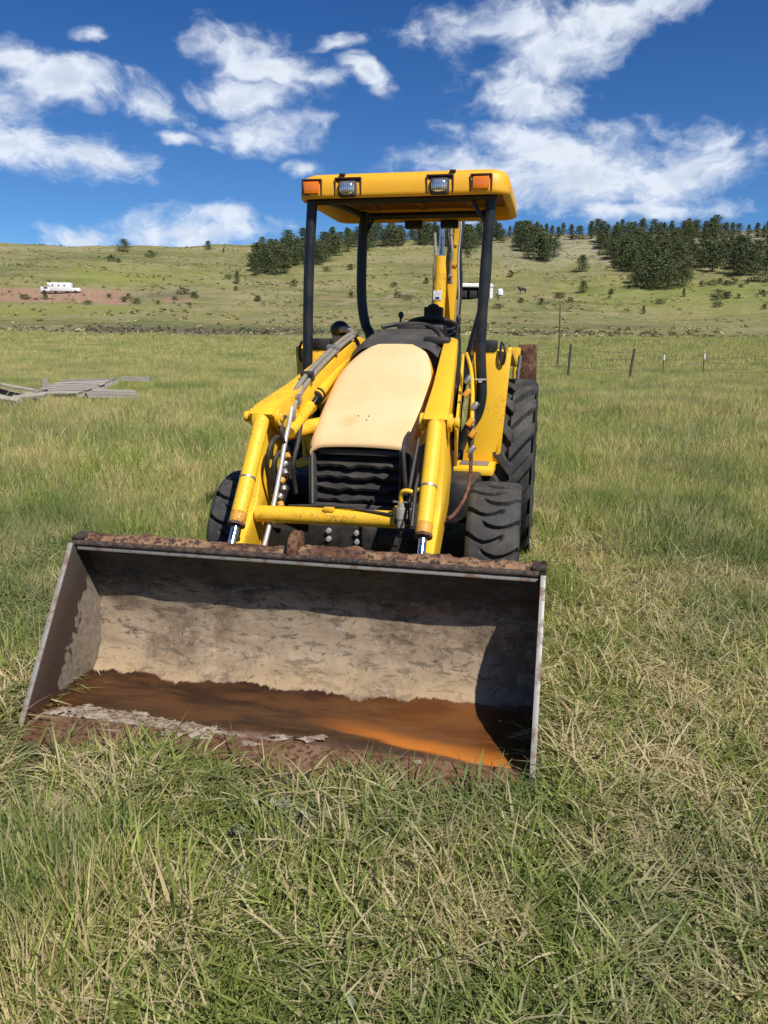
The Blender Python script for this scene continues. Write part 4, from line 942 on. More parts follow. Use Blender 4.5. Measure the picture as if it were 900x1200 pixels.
# ---- wheels
def wheel(name, r, w, nl, lug, groove):
    o = bpy.data.objects.new(name, None); COL.objects.link(o); o.parent = TR
    hw = w/2
    prof = [(-hw*.62, r*.60), (-hw*.92, r*.68), (-hw, r*.80), (-hw*.97, r*.90), (-hw*.86, r-lug*1.1), (-hw*.5, r-lug*.75), (0, r-lug*.62), (hw*.5, r-lug*.75), (hw*.86, r-lug*1.1), (hw*.97, r*.90), (hw, r*.80), (hw*.92, r*.68), (hw*.62, r*.60)]
    pitch = 2*math.pi/nl; na = nl*36; nx = 44
    A_ = np.linspace(0, 2*math.pi, na, endpoint=False)[:, None]; ex = np.linspace(-1, 1, nx)[None, :]; ex = np.sign(ex)*np.abs(ex)**.85
    sm = lambda v, a, b: np.clip((v-a)/(b-a), 0, 1)**2*(3-2*np.clip((v-a)/(b-a), 0, 1))
    def phase(side):
        u = (1-side*ex)                                        # 0 at that shoulder, 1 at the centre line
        cur = (.34*np.sin(np.clip(u, 0, 1.5)*2.0) if groove else .85*u)
        f = (A_/pitch - cur + (.5 if side > 0 else 0)) % 1.0
        return np.abs(f-.5), u
    if groove:                                                 # closely spaced bars parted by narrow curved cuts
        cut = 0
        for side in (-1, 1):
            f, u = phase(side); f = f+.018*np.sin(u*5+side)
            cut = np.maximum(cut, (1-sm(f, .055, .10))*(1-sm(u, 1.25, 1.5)))
        h = 1-cut
    else:
        h = 0
        for side in (-1, 1):
            f, u = phase(side); h = np.maximum(h, (1-sm(f, .20, .255))*(1-sm(u, 1.06, 1.13)))
    base = r-lug; crown = lug*.35*ex**2+np.maximum(0, np.abs(ex)-.86)*lug*3.2
    rad = base+lug*h-crown; X_ = np.broadcast_to(ex*hw*1.0, rad.shape)
    bandv = np.stack([X_, rad*np.cos(A_), rad*np.sin(A_)], -1).reshape(-1, 3).tolist()
    bf = [(i*nx+j, i*nx+j+1, ((i+1) % na)*nx+j+1, ((i+1) % na)*nx+j) for i in range(na) for j in range(nx-1)]
    # block ends down both shoulders
    nb = len(bandv)
    for side, jj in ((-1, 0), (1, nx-1)):
        off = len(bandv); hh = (h[:, jj] if h.ndim else h)
        for i in range(na):
            a_ = float(A_[i, 0])
            for (xx, rr) in ((hw*(1.0+.035*hh[i]), r*.935), (hw*(1.0+.02*hh[i]), r*.87), (hw*.97, r*.82)): bandv.append((side*xx, rr*math.cos(a_), rr*math.sin(a_)))
        for i in range(na):
            i2 = (i+1) % na; bf.append((i*nx+jj, i2*nx+jj, off+i2*3, off+i*3))
            for q in (0, 1): bf.append((off+i*3+q, off+i2*3+q, off+i2*3+q+1, off+i*3+q+1))
    td = MB(); td.add(bandv, bf)
    ty = MB().lathe([(-hw*.62, r*.60), (-hw*.92, r*.68), (-hw*.985, r*.77), (-hw*.965, r*.83)], (0, 0, 0), 64).lathe([(hw*.62, r*.60), (hw*.92, r*.68), (hw*.985, r*.77), (hw*.965, r*.83)], (0, 0, 0), 64).build('tyre', M['rubber'], o, angle=50)
    td.build('tread', M['rubber'], ty, angle=38)
    rm = MB().lathe([(-hw*.62, r*.61), (-hw*.60, r*.52), (-hw*.30, r*.46), (-hw*.15, r*.2), (-hw*.15, .005)], (0, 0, 0), 40).lathe([(hw*.62, r*.61), (hw*.60, r*.52), (hw*.30, r*.46), (hw*.15, r*.2), (hw*.15, .005)], (0, 0, 0), 40)
    rm.build('rim', M['yellow'], o, angle=40)
    return o
def copy_tree(o, parent):
    c = o.copy(); COL.objects.link(c); c.parent = parent
    for k in list(o.children): copy_tree(k, c)
    return c
fwl = wheel('front_wheel', .375, .240, 17, .022, True); fwl.location = (.678, 1.475, .370); fwl.rotation_euler = (.2, 0, R(1.5))
f2 = copy_tree(fwl, TR); f2.location = (-.600, 1.475, .370); f2.rotation_euler = (.9, 0, R(1.5))
rwl = wheel('rear_wheel', .60, .27, 18, .038, False); rwl.location = (.688, 2.98, .595); rwl.rotation_euler = (.1, 0, 0)
r2 = copy_tree(rwl, TR); r2.location = (-.675, 2.98, .595)

# ---- canopy frame
def post(pts, r=.031, name='canopy_post'): return MB().tube(L3(*pts), r, 4 if False else 14, 5).build(name, M['post'], TR, angle=40)
post([(.535, 2.33, 2.27), (.522, 2.33, 2.14), (.505, 2.33, 1.80), (.497, 2.33, 1.40), (.510, 2.33, 1.20), (.512, 2.33, 1.10), (.490, 2.33, 1.00), (.430, 2.34, .90), (.39, 2.36, .80)], .031)
post([(-.520, 2.33, 2.27), (-.530, 2.33, 2.14), (-.550, 2.33, 1.80), (-.560, 2.33, 1.40), (-.560, 2.33, 1.15), (-.520, 2.33, 1.00), (-.43, 2.36, .80)], .031)
post([(-.36, 3.03, 2.27), (-.385, 3.03, 2.15), (-.395, 3.03, 1.85), (-.388, 3.03, 1.66), (-.360, 3.02, 1.53), (-.325, 3.00, 1.46), (-.30, 2.98, 1.20)], .034)
post([(.445, 3.03, 2.27), (.455, 3.03, 2.10), (.455, 3.03, 1.85), (.435, 3.03, 1.66), (.365, 3.02, 1.36), (.305, 3.0, 1.06), (.29, 3.0, .80)], .030)
MB().tube([(-.52, 2.33, 2.228), (.53, 2.33, 2.228)], .026, 10).tube([(-.38, 3.03, 2.245), (.46, 3.03, 2.245)], .022, 10).tube([(-.50, 2.33, 2.25), (-.38, 3.03, 2.25)], .020, 10).tube([(.52, 2.33, 2.25), (.46, 3.03, 2.25)], .020, 10).build('canopy_frame', M['post'], TR)
MB().tube(L3((-.29, 3.03, 2.25), (-.33, 3.03, 2.20), (-.385, 3.03, 2.08)), .012, 8, 3).tube(L3((.40, 2.33, 2.25), (.43, 2.33, 2.19), (.505, 2.33, 2.08)), .012, 8, 3).build('frame_brace', M['post'], TR)
MB().tube([(.468, 2.298, 1.21), (.54, 2.298, 1.21)], .006, 8).tube([(.505, 2.29, 1.205), (.505, 2.305, 1.205)], .014, 8).build('post_bolt', M['bolt'], TR)
def rrect(x0, x1, y0, y1, r, n=8):
    pts = []
    for (cx_, cy_, a0) in ((x1-r, y1-r, 0), (x0+r, y1-r, 90), (x0+r, y0+r, 180), (x1-r, y0+r, 270)):
        for k in range(n+1): a = R(a0+90*k/n); pts.append((cx_+r*math.cos(a), cy_+r*math.sin(a)))
    return pts
def canopy():
    def ring(ins, z, r): return [(x, y, z) for x, y in rrect(-.592+ins, .632-ins, 2.232+ins, 3.20-ins, r)]
    rings = [ring(.075, 2.300, .04), ring(.055, 2.262, .05), ring(.035, 2.232, .06), ring(.014, 2.224, .095), ring(.003, 2.232, .105), ring(.0, 2.250, .11), ring(.004, 2.300, .11), ring(.012, 2.330, .105), ring(.028, 2.350, .095), ring(.055, 2.362, .08), ring(.2, 2.376, .05)]
    n = len(rings[0]); vs = [p for r_ in rings for p in r_]
    fs = [(j*n+k, j*n+(k+1) % n, (j+1)*n+(k+1) % n, (j+1)*n+k) for j in range(len(rings)-1) for k in range(n)]
    fs.append(tuple(range((len(rings)-1)*n, len(rings)*n)))
    mb = MB(); mb.add(vs, fs); o = mb.build('canopy', M['canopy'], TR, angle=50)
    mb = MB(); r_ = ring(.068, 2.300, .04); q = ring(.066, 2.296, .04); mb.add(r_, [tuple(range(len(r_)))]); mb.build('headliner', M['liner'], o)
    for k in range(3): MB().box((-.30+.32*k, 2.72, 2.292), (.05, .72, .012)).build('roof_rib', M['liner'], o, .004)
    MB().tube([(.02, 2.60, 2.26), (.02, 2.60, 2.295)], .03, 12).build('roof_bolt', M['plastic'], o)
    MB().tube([(.34, 2.60, 2.262), (.34, 2.60, 2.295)], .018, 12).tube([(-.05, 2.55, 2.262), (-.05, 2.55, 2.295)], .018, 12).build('roof_bolt', M['steel'], o)
    for (x, w) in ((-.075, .12), (.17, .12)): MB().box((x+.01, 3.18, 2.205), (w, .06, .05)).build('roof_catch', M['black'], o, .008)
    for x in (-.30, .335): MB().box((x-.02, 2.250, 2.352), (.035, .02, .012)).build('roof_clip', M['clip_and_recess_shade'], o, .003)
    # lamps in the brow
    def recess_shade(x0, x1, z0, z1, nm):
        b = MB()
        b.box(((x0+x1)/2, 2.236, z1+.004), (x1-x0+.020, .016, .010)).box((x0-.008, 2.236, (z0+z1)/2), (.008, .016, z1-z0+.006)).box((x1+.008, 2.236, (z0+z1)/2), (.008, .016, z1-z0+.006))  # dark bars stand in for the shade at the recess top and sides
        b.box(((x0+x1)/2, 2.241, (z0+z1)/2), (x1-x0, .008, z1-z0))
        return b.build(nm, M['clip_and_recess_shade'], o, .003)
    for x0, x1 in ((-.546, -.448), (.425, .525)):
        b = recess_shade(x0, x1, 2.245, 2.322, 'turn_signal_with_recess_shade'); MB().box(((x0+x1)/2, 2.229, 2.283), (x1-x0-.010, .020, .066)).build('lens', M['orange_lens'], b, .006)
    for x0, x1 in ((-.350, -.215), (.180, .312)):
        b = recess_shade(x0, x1, 2.240, 2.325, 'work_light_with_recess_shade'); xc = (x0+x1)/2
        MB().box((xc, 2.226, 2.268), (.108, .036, .090)).build('housing', M['plastic'], b, .018, 3)
        mb = MB(); pts = []; n2 = 20
        for j, (q, yy) in enumerate(((1, 2.206), (.92, 2.198), (.6, 2.192), (.0, 2.189))):
            for k in range(n2): a = 2*math.pi*k/n2; cx2 = math.copysign(abs(math.cos(a))**.6, math.cos(a)); cz2 = math.copysign(abs(math.sin(a))**.6, math.sin(a)); pts.append((xc+.044*q*cx2, yy, 2.270+.034*q*cz2))
        mb.add(pts, [(j*n2+k, j*n2+(k+1) % n2, (j+1)*n2+(k+1) % n2, (j+1)*n2+k) for j in range(3) for k in range(n2)]); mb.build('lens', M['lamp_glass'], b, angle=60)
    return o
canopy()

# ---- backhoe
bo = MB()
bo.tube([(.085, 3.86, 1.30), (.105, 3.90, 1.85), (.150, 3.88, 2.30), (.165, 3.84, 2.50)], [.058, .064, .058, .05], 4).build('boom', M['yellow'], TR, .006)
bm_ = bpy.data.objects['boom']
MB().tube([(.025, 3.74, 1.50), (.045, 3.76, 2.06)], .052, 20).build('boom_cylinder', M['yellow'], bm_)
MB().tube([(.045, 3.76, 2.05), (.050, 3.77, 2.42)], .021, 16).build('piston_rod', M['chrome'], bm_)
MB().box((.031, 3.696, 1.775), (.060, .004, .07)).build('sticker', M['decal'], bm_); MB().box((.033, 3.693, 1.755), (.030, .003, .016)).build('sticker_mark', M['inkblue'], bm_)
for i, (x, m) in enumerate(((-.035, 'pipe'), (.100, 'hose'), (.125, 'pipe'), (.200, 'hose'), (.185, 'bolt'))):
    MB().tube([Vector((x+(.035 if i == 0 else 0)+.007*math.sin(k*1.9+i), 3.74+.01*math.cos(k), 1.45+.155*k if i > 2 else (1.72+.085*k if i == 0 else 1.86+.075*k))) for k in range(8 if i else 7)], .011, 8, 4).build('hydraulic_hose', M[m], bm_)
for k in range(7): MB().tube([(.11+.03*(k % 2), 3.75, 1.90+.075*k), (.125+.03*(k % 2), 3.74, 1.925+.075*k)], .018, 8).build('pipe_fitting', M['yellow_rust' if k % 2 else 'steel'], bm_, .003)
sw = MB().box((.06, 3.72, 1.10), (.30, .24, .75)).build('swing_tower', M['dark'], TR, .03)
MB().box((.035, 3.52, 1.56), (.13, .12, .24)).blob((.035, 3.50, 1.665), (.050, .05, .04), 4, .1).build('backhoe_console', M['seat'], TR, .03)
MB().tube(L3((-.14, 3.38, 1.50), (-.11, 3.36, 1.56), (0, 3.35, 1.585), (.12, 3.35, 1.575), (.19, 3.38, 1.53)), .014, 10, 5).build('backhoe_handle', M['black'], TR)
MB().box((.035, 3.34, 1.545), (.20, .02, .02)).build('console_trim', M['yellow_rust'], TR, .004)
for s in (-1, 1):
    sb = MB().box((s*.735, 3.62, 1.12), (.13, .10, .60), Matrix.Rotation(R(-2*s), 3, 'Y')).build('stabilizer', M['rust'], TR, .008)
    MB().tube([(s*.645, 3.52, 1.00), (s*.650, 3.52, 1.36)], .022, 12).box((s*.648, 3.52, 1.36), (.06, .04, .07)).build('stabilizer_cylinder', M['yellow'], sb, .004)
    MB().tube([(s*.66, 3.50, 1.10), (s*.68, 3.50, 1.34)], .012, 8).box((s*.672, 3.50, 1.22), (.02, .02, .05)).build('stabilizer_hose', M['steel'], sb)
MB().box((0, 3.62, .62), (1.3, .16, .22)).build('rear_frame', M['dark'], TR, .01)

# ------------------------------------------------------------------ grass
def blade_mat(name, lo, hi, straw, straw_amt, patch=True):
    def f(t):
        g = t.node('ShaderNodeNewGeometry'); pos = g.outputs['Position']
        r = t.node('ShaderNodeAttribute', attribute_name='rnd').outputs['Fac']; hgt = t.node('ShaderNodeAttribute', attribute_name='hgt').outputs['Fac']
        oi = t.node('ShaderNodeObjectInfo').outputs['Random']
        col = t.mix(t.math('FRACT', t.math('ADD', r, oi)), c3(*lo), c3(*hi))
        col = t.mix(1., col, t.comb(*[t.math('ADD', .50, t.math('MULTIPLY', t.math('FRACT', t.math('ADD', t.math('MULTIPLY', r, 5.7), oi)), .95))]*3), 'MULTIPLY')
        n = t.noise(pos, 1.7, 4, .65); n2 = t.noise(pos, .22, 5, .65)
        k = t.math('ADD', t.math('ADD', t.math('MULTIPLY', t.math('SUBTRACT', n, .5), 2.4), t.math('MULTIPLY', t.math('SUBTRACT', n2, .5), 2.2)), straw_amt)
        s = t.rng(t.math('SUBTRACT', k, t.math('FRACT', t.math('ADD', t.math('MULTIPLY', r, 7.3), oi))), -.06, .06)
        col = t.mix(s, col, t.mix(t.math('FRACT', t.math('MULTIPLY', r, 13.7)), c3(*straw), c3(straw[0]*.62, straw[1]*.55, straw[2]*.55)))
        bl = t.rng(t.noise(pos, .62, 4, .65), .46, .62)
        col = t.mix(t.math('MULTIPLY', bl, .55), col, c3(.11, .17, .065))
        col = t.mix(t.rng(hgt, .0, .3, .45, 0.), col, c3(.22, .19, .085))
        d = t.node('ShaderNodeBsdfPrincipled', {'Base Color': col, 'Roughness': .6, 'Specular IOR Level': .2, 'Normal': t.vm('NORMALIZE', t.vm('ADD', g.outputs['Normal'], (0, 0, .9)))}).outputs[0]
        tr = t.node('ShaderNodeBsdfTranslucent', {'Color': t.mix(1., col, c3(1.15, 1.2, .6), 'MULTIPLY')}).outputs[0]
        m = t.node('ShaderNodeMixShader', {'Fac': .40}); t.l.new(d, m.inputs[1]); t.l.new(tr, m.inputs[2]); return m.outputs[0]
    return material(name, f)
M['grass_near'] = blade_mat('near_grass', (.120, .175, .032), (.345, .395, .085), (.66, .56, .29), .35)
M['grass_mat'] = blade_mat('matted_grass', (.120, .160, .036), (.37, .40, .115), (.72, .62, .37), .50)
M['grass_far'] = blade_mat('pasture_grass', (.185, .240, .055), (.40, .42, .110), (.70, .59, .29), .43)
M['weed'] = leaf_mat('grey_green_weed', (.12, .16, .10), (.26, .31, .21))
VC = bpy.data.collections.new('tuft_variants')
def tuft(name, n, rad, lmin, lmax, wid, tilt, droop, mat, seed, seg=3, lie=0.):
    r = np.random.default_rng(seed); V = []; F = []; A = []; Hh = []
    for b in range(n):
        a = r.uniform(0, 6.283); q = rad*math.sqrt(r.uniform()); bx, by = q*math.cos(a), q*math.sin(a)
        L = r.uniform(lmin, lmax); az_ = a+r.normal(0, .9); th = abs(r.normal(0, tilt))+lie*r.uniform(.5, 1.2); dr = r.uniform(.3, 1.)*droop
        w = wid*r.uniform(.6, 1.3); x, y, z = bx, by, -.01+lie*r.uniform(0, .035); base = len(V); rn = r.uniform()
        fa = az_+math.pi/2+r.normal(0, .5)
        for s in range(seg+1):
            u = s/seg; ww = w*(1-u**1.6)*.5+.0002
            V.append((x-math.cos(fa)*ww, y-math.sin(fa)*ww, z)); V.append((x+math.cos(fa)*ww, y+math.sin(fa)*ww, z)); A += [rn, rn]; Hh += [u, u]
            tt = min(th+dr*u*1.3, 1.62 if lie else 2.2); st_ = L/seg; x += math.sin(tt)*math.cos(az_)*st_; y += math.sin(tt)*math.sin(az_)*st_; z += math.cos(tt)*st_
        for s in range(seg): k = base+2*s; F.append((k, k+1, k+3, k+2))
    me = bpy.data.meshes.new(name); me.from_pydata(V, [], F)
    for nm, v in (('rnd', A), ('hgt', Hh)):
        at_ = me.attributes.new(nm, 'FLOAT', 'POINT'); at_.data.foreach_set('value', np.array(v, np.float32))
    me.polygons.foreach_set('use_smooth', np.ones(len(me.polygons), bool)); me.materials.append(M[mat]); return me
def stalks(name, n, rad, L, mat, seed):
    """thin stems with narrow seed heads"""
    r = np.random.default_rng(seed); V = []; F = []; A = []; Hh = []
    for b in range(n):
        a = r.uniform(0, 6.283); q = rad*math.sqrt(r.uniform()); x, y, z = q*math.cos(a), q*math.sin(a), 0.; az_ = r.uniform(0, 6.28); th = abs(r.normal(0, .16)); l = L*r.uniform(.7, 1.2); rn = r.uniform()
        fa = r.uniform(0, 3.14); base = len(V); ws = [.0011, .0009, .0008, .0032, .0026, .0003]; us = [0, .4, .74, .80, .92, 1.0]; pu = 0
        for w, u in zip(ws, us):
            st_ = (u-pu)*l; tt = th+.35*u; x += math.sin(tt)*math.cos(az_)*st_; y += math.sin(tt)*math.sin(az_)*st_; z += math.cos(tt)*st_; pu = u
            V.append((x-math.cos(fa)*w, y-math.sin(fa)*w, z)); V.append((x+math.cos(fa)*w, y+math.sin(fa)*w, z)); A += [rn, rn]; Hh += [.5, .5]
        for s in range(5): k = base+2*s; F.append((k, k+1, k+3, k+2))
    me = bpy.data.meshes.new(name); me.from_pydata(V, [], F)
    for nm, v in (('rnd', A), ('hgt', Hh)):
        at_ = me.attributes.new(nm, 'FLOAT', 'POINT'); at_.data.foreach_set('value', np.array(v, np.float32))
    me.materials.append(M[mat]); return me
def rosette(name, n, L, mat, seed):
    r = np.random.default_rng(seed); V = []; F = []; A = []
    for b in range(n):
        a = r.uniform(0, 6.283); l = L*r.uniform(.5, 1.); th = r.uniform(.4, 1.3); w = l*.20; rn = r.uniform()
        d = Vector((math.cos(a)*math.sin(th), math.sin(a)*math.sin(th), math.cos(th))); s = Vector((-math.sin(a), math.cos(a), 0)); o_ = Vector((r.normal(0, .02), r.normal(0, .02), .01+r.uniform(0, .04)))
        k = len(V); V += [o_, o_+d*l*.45+s*w, o_+d*l*.95+Vector((0, 0, -l*.15)), o_+d*l*.45-s*w]; A += [rn]*4; F.append((k, k+1, k+2, k+3))
    me = bpy.data.meshes.new(name); me.from_pydata([tuple(v) for v in V], [], F)
    at_ = me.attributes.new('rnd', 'FLOAT', 'POINT'); at_.data.foreach_set('value', np.array(A, np.float32)); me.materials.append(M[mat]); return me
def scatter(name, variants, P, rot, scl, idx, kindlabel=None):
    """instance tufts on points of a point mesh with geometry nodes"""
    coll = bpy.data.collections.new(name+'_variants')
    for i, me in enumerate(variants):
        o = bpy.data.objects.new('%s_v%02d' % (name, i), me); coll.objects.link(o)
    me = bpy.data.meshes.new(name); me.from_pydata(P.tolist(), [], [])
    a = me.attributes.new('rot', 'FLOAT_VECTOR', 'POINT'); a.data.foreach_set('vector', rot.astype(np.float32).ravel())
    a = me.attributes.new('scl', 'FLOAT_VECTOR', 'POINT'); a.data.foreach_set('vector', scl.astype(np.float32).ravel())
    a = me.attributes.new('pick', 'INT', 'POINT'); a.data.foreach_set('value', idx.astype(np.int32))
    o = bpy.data.objects.new(name, me); COL.objects.link(o)
    ng = bpy.data.node_groups.new(name+'_nodes', 'GeometryNodeTree')
    ng.interface.new_socket('Geometry', in_out='INPUT', socket_type='NodeSocketGeometry'); ng.interface.new_socket('Geometry', in_out='OUTPUT', socket_type='NodeSocketGeometry')
    N = ng.nodes; L = ng.links; gi = N.new('NodeGroupInput'); go = N.new('NodeGroupOutput'); ip = N.new('GeometryNodeInstanceOnPoints'); ci = N.new('GeometryNodeCollectionInfo')
    ci.inputs['Collection'].default_value = coll; ci.inputs['Separate Children'].default_value = True; ci.inputs['Reset Children'].default_value = True
    def na(nm, ty): n = N.new('GeometryNodeInputNamedAttribute'); n.data_type = ty; n.inputs['Name'].default_value = nm; return n.outputs['Attribute']
    e2r = N.new('FunctionNodeEulerToRotation'); L.new(na('rot', 'FLOAT_VECTOR'), e2r.inputs[0])
    L.new(gi.outputs[0], ip.inputs['Points']); L.new(ci.outputs[0], ip.inputs['Instance']); ip.inputs['Pick Instance'].default_value = True
    L.new(na('pick', 'INT'), ip.inputs['Instance Index']); L.new(e2r.outputs[0], ip.inputs['Rotation']); L.new(na('scl', 'FLOAT_VECTOR'), ip.inputs['Scale']); L.new(ip.outputs[0], go.inputs[0])
    md = o.modifiers.new('scatter', 'NODES'); md.node_group = ng; tag(o, kind='stuff'); return o
ca, sa = math.cos(R(-12)), math.sin(R(-12))
def to_machine(x, y): a, b = x+.415, y-2.498; return a*ca+b*sa, -a*sa+b*ca
def points(n, y0, y1, half0, half1, power=1.):
    y = y0+(y1-y0)*rng.random(n)**power; hw = half0+(half1-half0)*(y-y0)/(y1-y0); x = (rng.random(n)*2-1)*hw
    return x, y
def blocked(x, y, grow=0.):
    mx, my = to_machine(x, y)
    b = (np.abs(mx) < .985+grow) & (my > -.15-grow) & (my < .62)
    for (cx_, cy_, hx, hy) in ((.69, 1.475, .15, .20), (-.69, 1.475, .15, .20), (.70, 2.98, .16, .26), (-.68, 2.98, .16, .26)): b |= (np.abs(mx-cx_) < hx) & (np.abs(my-cy_) < hy)
    return b
def do_scatter(name, variants, x, y, s, tilt, weights, zs=None):
    n = len(x); P = np.stack([x, y, T(x, y)-.004], 1)
    rot = np.stack([rng.normal(0, tilt, n), rng.normal(0, tilt, n), rng.random(n)*6.283], 1)
    zz = s if zs is None else zs
    scl = np.stack([s, s, zz], 1); w = np.array(weights, float); idx = rng.choice(len(variants), n, p=w/w.sum())
    return scatter(name, variants, P, rot, scl, idx)
# 1. matted short layer in the foreground
mats = [tuft('matted_tuft', 20, .10, .05, .19, .0066, .5, 1.1, 'grass_mat', 100+i, 3, 1.05) for i in range(6)] + [tuft('short_tuft', 22, .06, .04, .11, .0052, .45, .9, 'grass_near', 110+i, 3) for i in range(4)]
x, y = points(50000, .75, 8.6, 1.5, 5.6, .95); k = ~blocked(x, y) & (rng.random(len(x)) < np.clip((noise2(x*2.6, y*2.6, 55, 3)-.30)*3.2+.12, .1, 1)); x, y = x[k], y[k]
mx, my = to_machine(x, y); under = (np.abs(mx) < .6) & (my > .5) & (my < 3.6)
keep = ~(under & (rng.random(len(x)) < .5)); x, y = x[keep], y[keep]
do_scatter('matted_grass', mats, x, y, rng.uniform(.7, 1.25, len(x)), .12, [1]*6+[.35]*4)
# 2. standing tufts in the foreground
ups = [tuft('grass_tuft', 22, .040, .10, .26, .0056, .26, .75, 'grass_near', 200+i, 4) for i in range(6)] + [tuft('broad_tuft', 11, .028, .10, .24, .0098, .30, .6, 'grass_near', 210+i, 4) for i in range(3)] + [stalks('seed_stalk', 4, .08, .25, 'grass_mat', 220+i) for i in range(2)]
x, y = points(20000, .8, 8.6, 1.5, 5.8, .95); cl = noise2(x*1.5+5, y*1.5, 61, 4); mx, my = to_machine(x, y)
tall = np.clip((y-2.7)/2.4, 0, 1)
left = np.clip((-x-.9-.25*y)/.5, 0, 1); cut = np.clip((x-.5)/.5, 0, 1)*np.exp(-((y-3.0)/.75)**2)
pr = np.clip((cl-.565)*5.+.9*tall+.45*left-.5*cut, .02, 1); k = (rng.random(len(x)) < pr) & ~blocked(x, y, .015) & ~((np.abs(mx) < .62) & (my > .5) & (my < 3.8)); x, y, tall, left, cl = x[k], y[k], tall[k], left[k], cl[k]
s = rng.uniform(.65, 1.15, len(x))*(.72+.22*tall+.25*left+.35*np.clip(cl-.5, 0, .3))
near_edge = (np.abs(to_machine(x, y)[0]) < 1.0) & (to_machine(x, y)[1] > -.45) & (to_machine(x, y)[1] < 0); s = np.where(near_edge, s*.62, s)
do_scatter('grass_tufts', ups, x, y, s, .14, [1]*6+[.8]*3+[.4]*2)
# lush clump at the lower left corner
x = rng.normal(-.86, .16, 260); y = rng.normal(1.66, .16, 260); do_scatter('lush_grass', ups[:9], x, y, rng.uniform(.7, 1.1, 260), .14, [1]*6+[.9]*3)
clip_ = [tuft('clipping', 8, .07, .06, .18, .0070, .3, .45, 'grass_mat', 350+i, 3, 1.25) for i in range(6)]
x, y = points(21000, .8, 5.6, 1.5, 4.0, 1.); k = ~blocked(x, y) & (noise2(x*1.3+40, y*1.3, 57, 3) > .40); x, y = x[k], y[k]
do_scatter('grass_clippings', clip_, x, y, rng.uniform(.7, 1.25, len(x)), .25, [1]*6)
# 3. single long stems lying loose and a few weeds
lo = [tuft('loose_stem', 3, .05, .12, .30, .0034, .3, .35, 'grass_mat', 300+i, 5, 1.05) for i in range(5)]
x, y = points(420, .9, 4.4, 1.5, 3.0); k = ~blocked(x, y, .08); do_scatter('loose_stems', lo, x[k], y[k], rng.uniform(.7, 1.2, k.sum()), .1, [1]*5)
wd = [rosette('weed', 34, .042, 'weed', 400+i) for i in range(3)]
x, y = points(300, .9, 5.2, 1.5, 3.4); k = (~blocked(x, y, .05)) & (noise2(x*1.1, y*1.1, 77, 2) > .52); do_scatter('weeds', wd, x[k], y[k], rng.uniform(.6, 1.2, k.sum()), .2, [1]*3)
# a few blades growing up in front of the cutting edge
ex = np.array([-.86, -.70, -.55, -.42, -.40, -.15, .08, .12, .40, .45, .62, .64, .70, .78, .86, .90]); ey = np.array([-.14]*16)+rng.normal(0, .012, 16)
wx = -.415+ex*ca-ey*sa*-1*-1; wy = 2.498+ex*sa+ey*ca; wx = -.415+ex*math.cos(R(12))+ey*math.sin(R(12)); wy = 2.498-ex*math.sin(R(12))+ey*math.cos(R(12))
edge_t = [tuft('edge_tuft', 5, .03, .12, .24, .0050, .30, .5, 'grass_near', 500+i, 5) for i in range(4)]
do_scatter('edge_grass', edge_t, wx, wy, rng.uniform(.55, 1.0, 16), .12, [1]*4)
# 4. the standing pasture, three depths
mid = [tuft('pasture_tuft', 44, .11, .16, .36, .0060, .24, .6, 'grass_far', 600+i, 3) for i in range(6)] + [stalks('seed_stalk', 16, .14, .42, 'grass_far', 620+i) for i in range(2)]
x, y = points(34000, 4.2, 17, 3.6, 10.5, 1.1); cl = noise2(x*.8, y*.8, 81, 3); ed = np.clip((y-4.2-1.6*noise2(x*.9, y*.9, 83, 3)-.6*(x > 0))/3.2, 0, 1); k = ~blocked(x, y) & (rng.random(len(x)) < .15+ed); x, y, cl, ed = x[k], y[k], cl[k], ed[k]
mx, my = to_machine(x, y); k = ~((np.abs(mx) < .6) & (my < 3.8)); x, y, cl, ed = x[k], y[k], cl[k], ed[k]
do_scatter('pasture_grass', mid, x, y, rng.uniform(.75, 1.2, len(x))*(.70+.5*cl)*(.40+.55*ed)*np.where(x > 1.5, .88, 1)*np.where((x < -3.9-.02*y) & (x > -9) & (y > 10.5) & (y < 17) & (np.abs(x/y+.36) < .17), .82, 1), .14, [1]*6+[.6]*2)
big = [tuft('pasture_clump', 70, .30, .22, .42, .013, .22, .5, 'grass_far', 700+i, 2) for i in range(5)]
x, y = points(34000, 15, 48, 9.5, 27, 1.1); do_scatter('pasture_grass_far', big, x, y, rng.uniform(.8, 1.25, len(x))*(.72+.4*noise2(x*.3, y*.3, 91, 3))*np.where((x < -3.9) & (y < 21), .8, 1), .12, [1]*5)
hug = [tuft('pasture_mass', 60, .75, .28, .50, .035, .22, .4, 'grass_far', 800+i, 2) for i in range(4)]
x, y = points(30000, 44, 130, 26, 72, 1.1); k = rng.random(len(x)) < np.clip((128-y-12*noise2(x/6, y/20, 95, 3))/45, 0, 1); x, y = x[k], y[k]; do_scatter('pasture_grass_distant', hug, x, y, rng.uniform(.7, 1.15, len(x)), .1, [1]*4)

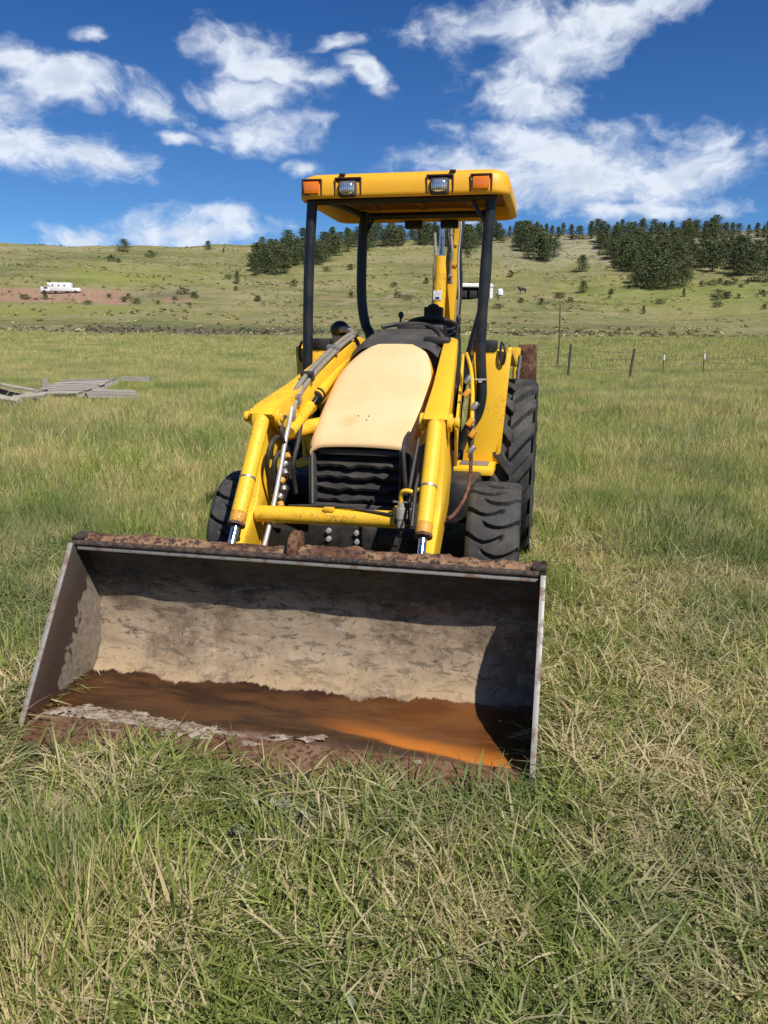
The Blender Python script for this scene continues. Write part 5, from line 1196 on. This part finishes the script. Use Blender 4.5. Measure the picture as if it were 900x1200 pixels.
# 5. low scrub and bunch grass dotted over the hillside
def low(name, n, w, h, seed, mat):
    r = np.random.default_rng(seed); V = []; F = []; A = []
    for k in range(n):
        d = Vector((r.normal(0, .45), r.normal(0, .45), abs(r.normal(0, .5)))); p = Vector((d.x*w, d.y*w, min(d.z, 1.2)*h)); s = Vector((r.normal(), r.normal(), r.normal()*.5)).normalized(); u = s.orthogonal().normalized(); L = w*r.uniform(.18, .34)
        b = len(V); V += [tuple(p-s*L), tuple(p+u*L*.7), tuple(p+s*L), tuple(p-u*L*.7)]; F.append((b, b+1, b+2, b+3)); A += [r.uniform()]*4
    me = bpy.data.meshes.new(name); me.from_pydata(V, [], F); a_ = me.attributes.new('rnd', 'FLOAT', 'POINT'); a_.data.foreach_set('value', np.array(A, np.float32)); me.materials.append(M[mat]); return me
M['scrub'] = leaf_mat('low_scrub', (.10, .115, .050), (.21, .21, .10))
M['bunch'] = leaf_mat('bunch_grass', (.24, .25, .09), (.44, .40, .20))
sc = [low('low_scrub', 26, .7, .5, 900+i, 'scrub') for i in range(4)]+[low('bunch', 26, .8, .35, 910+i, 'bunch') for i in range(3)]
n = 26000; a = rng.uniform(-R(30), R(30), n); d = np.sqrt(rng.uniform(125**2, 470**2, n)); x, y = d*np.sin(a), d*np.cos(a)
q = noise2(x/16, y/16, 131, 4); k = rng.random(n) < np.clip((q-.46)*3, .04, .7); x, y = x[k], y[k]
do_scatter('hillside_scrub', sc, x, y, rng.uniform(.30, 1.05, len(x)), .1, [1]*4+[1.3]*3)
M['dead'] = leaf_mat('ditch_brush', (.11, .115, .065), (.21, .20, .12)); dc = [low('ditch_brush', 30, .8, .5, 930+i, 'dead') for i in range(4)]
n = 5200; a = rng.uniform(-R(30), R(30), n); d = 136+rng.normal(0, 1, n)*np.where(a < .05, 5.5, 1.2)+3*np.sin(a*9); x, y = d*np.sin(a), d*np.cos(a)
k = rng.random(n) < np.where(a < -.36, .08, np.where(a < .05, .55, .10)); x, y = x[k], y[k]
do_scatter('ditch_scrub', dc, x, y, rng.uniform(.20, .5, len(x)), .1, [1]*4)
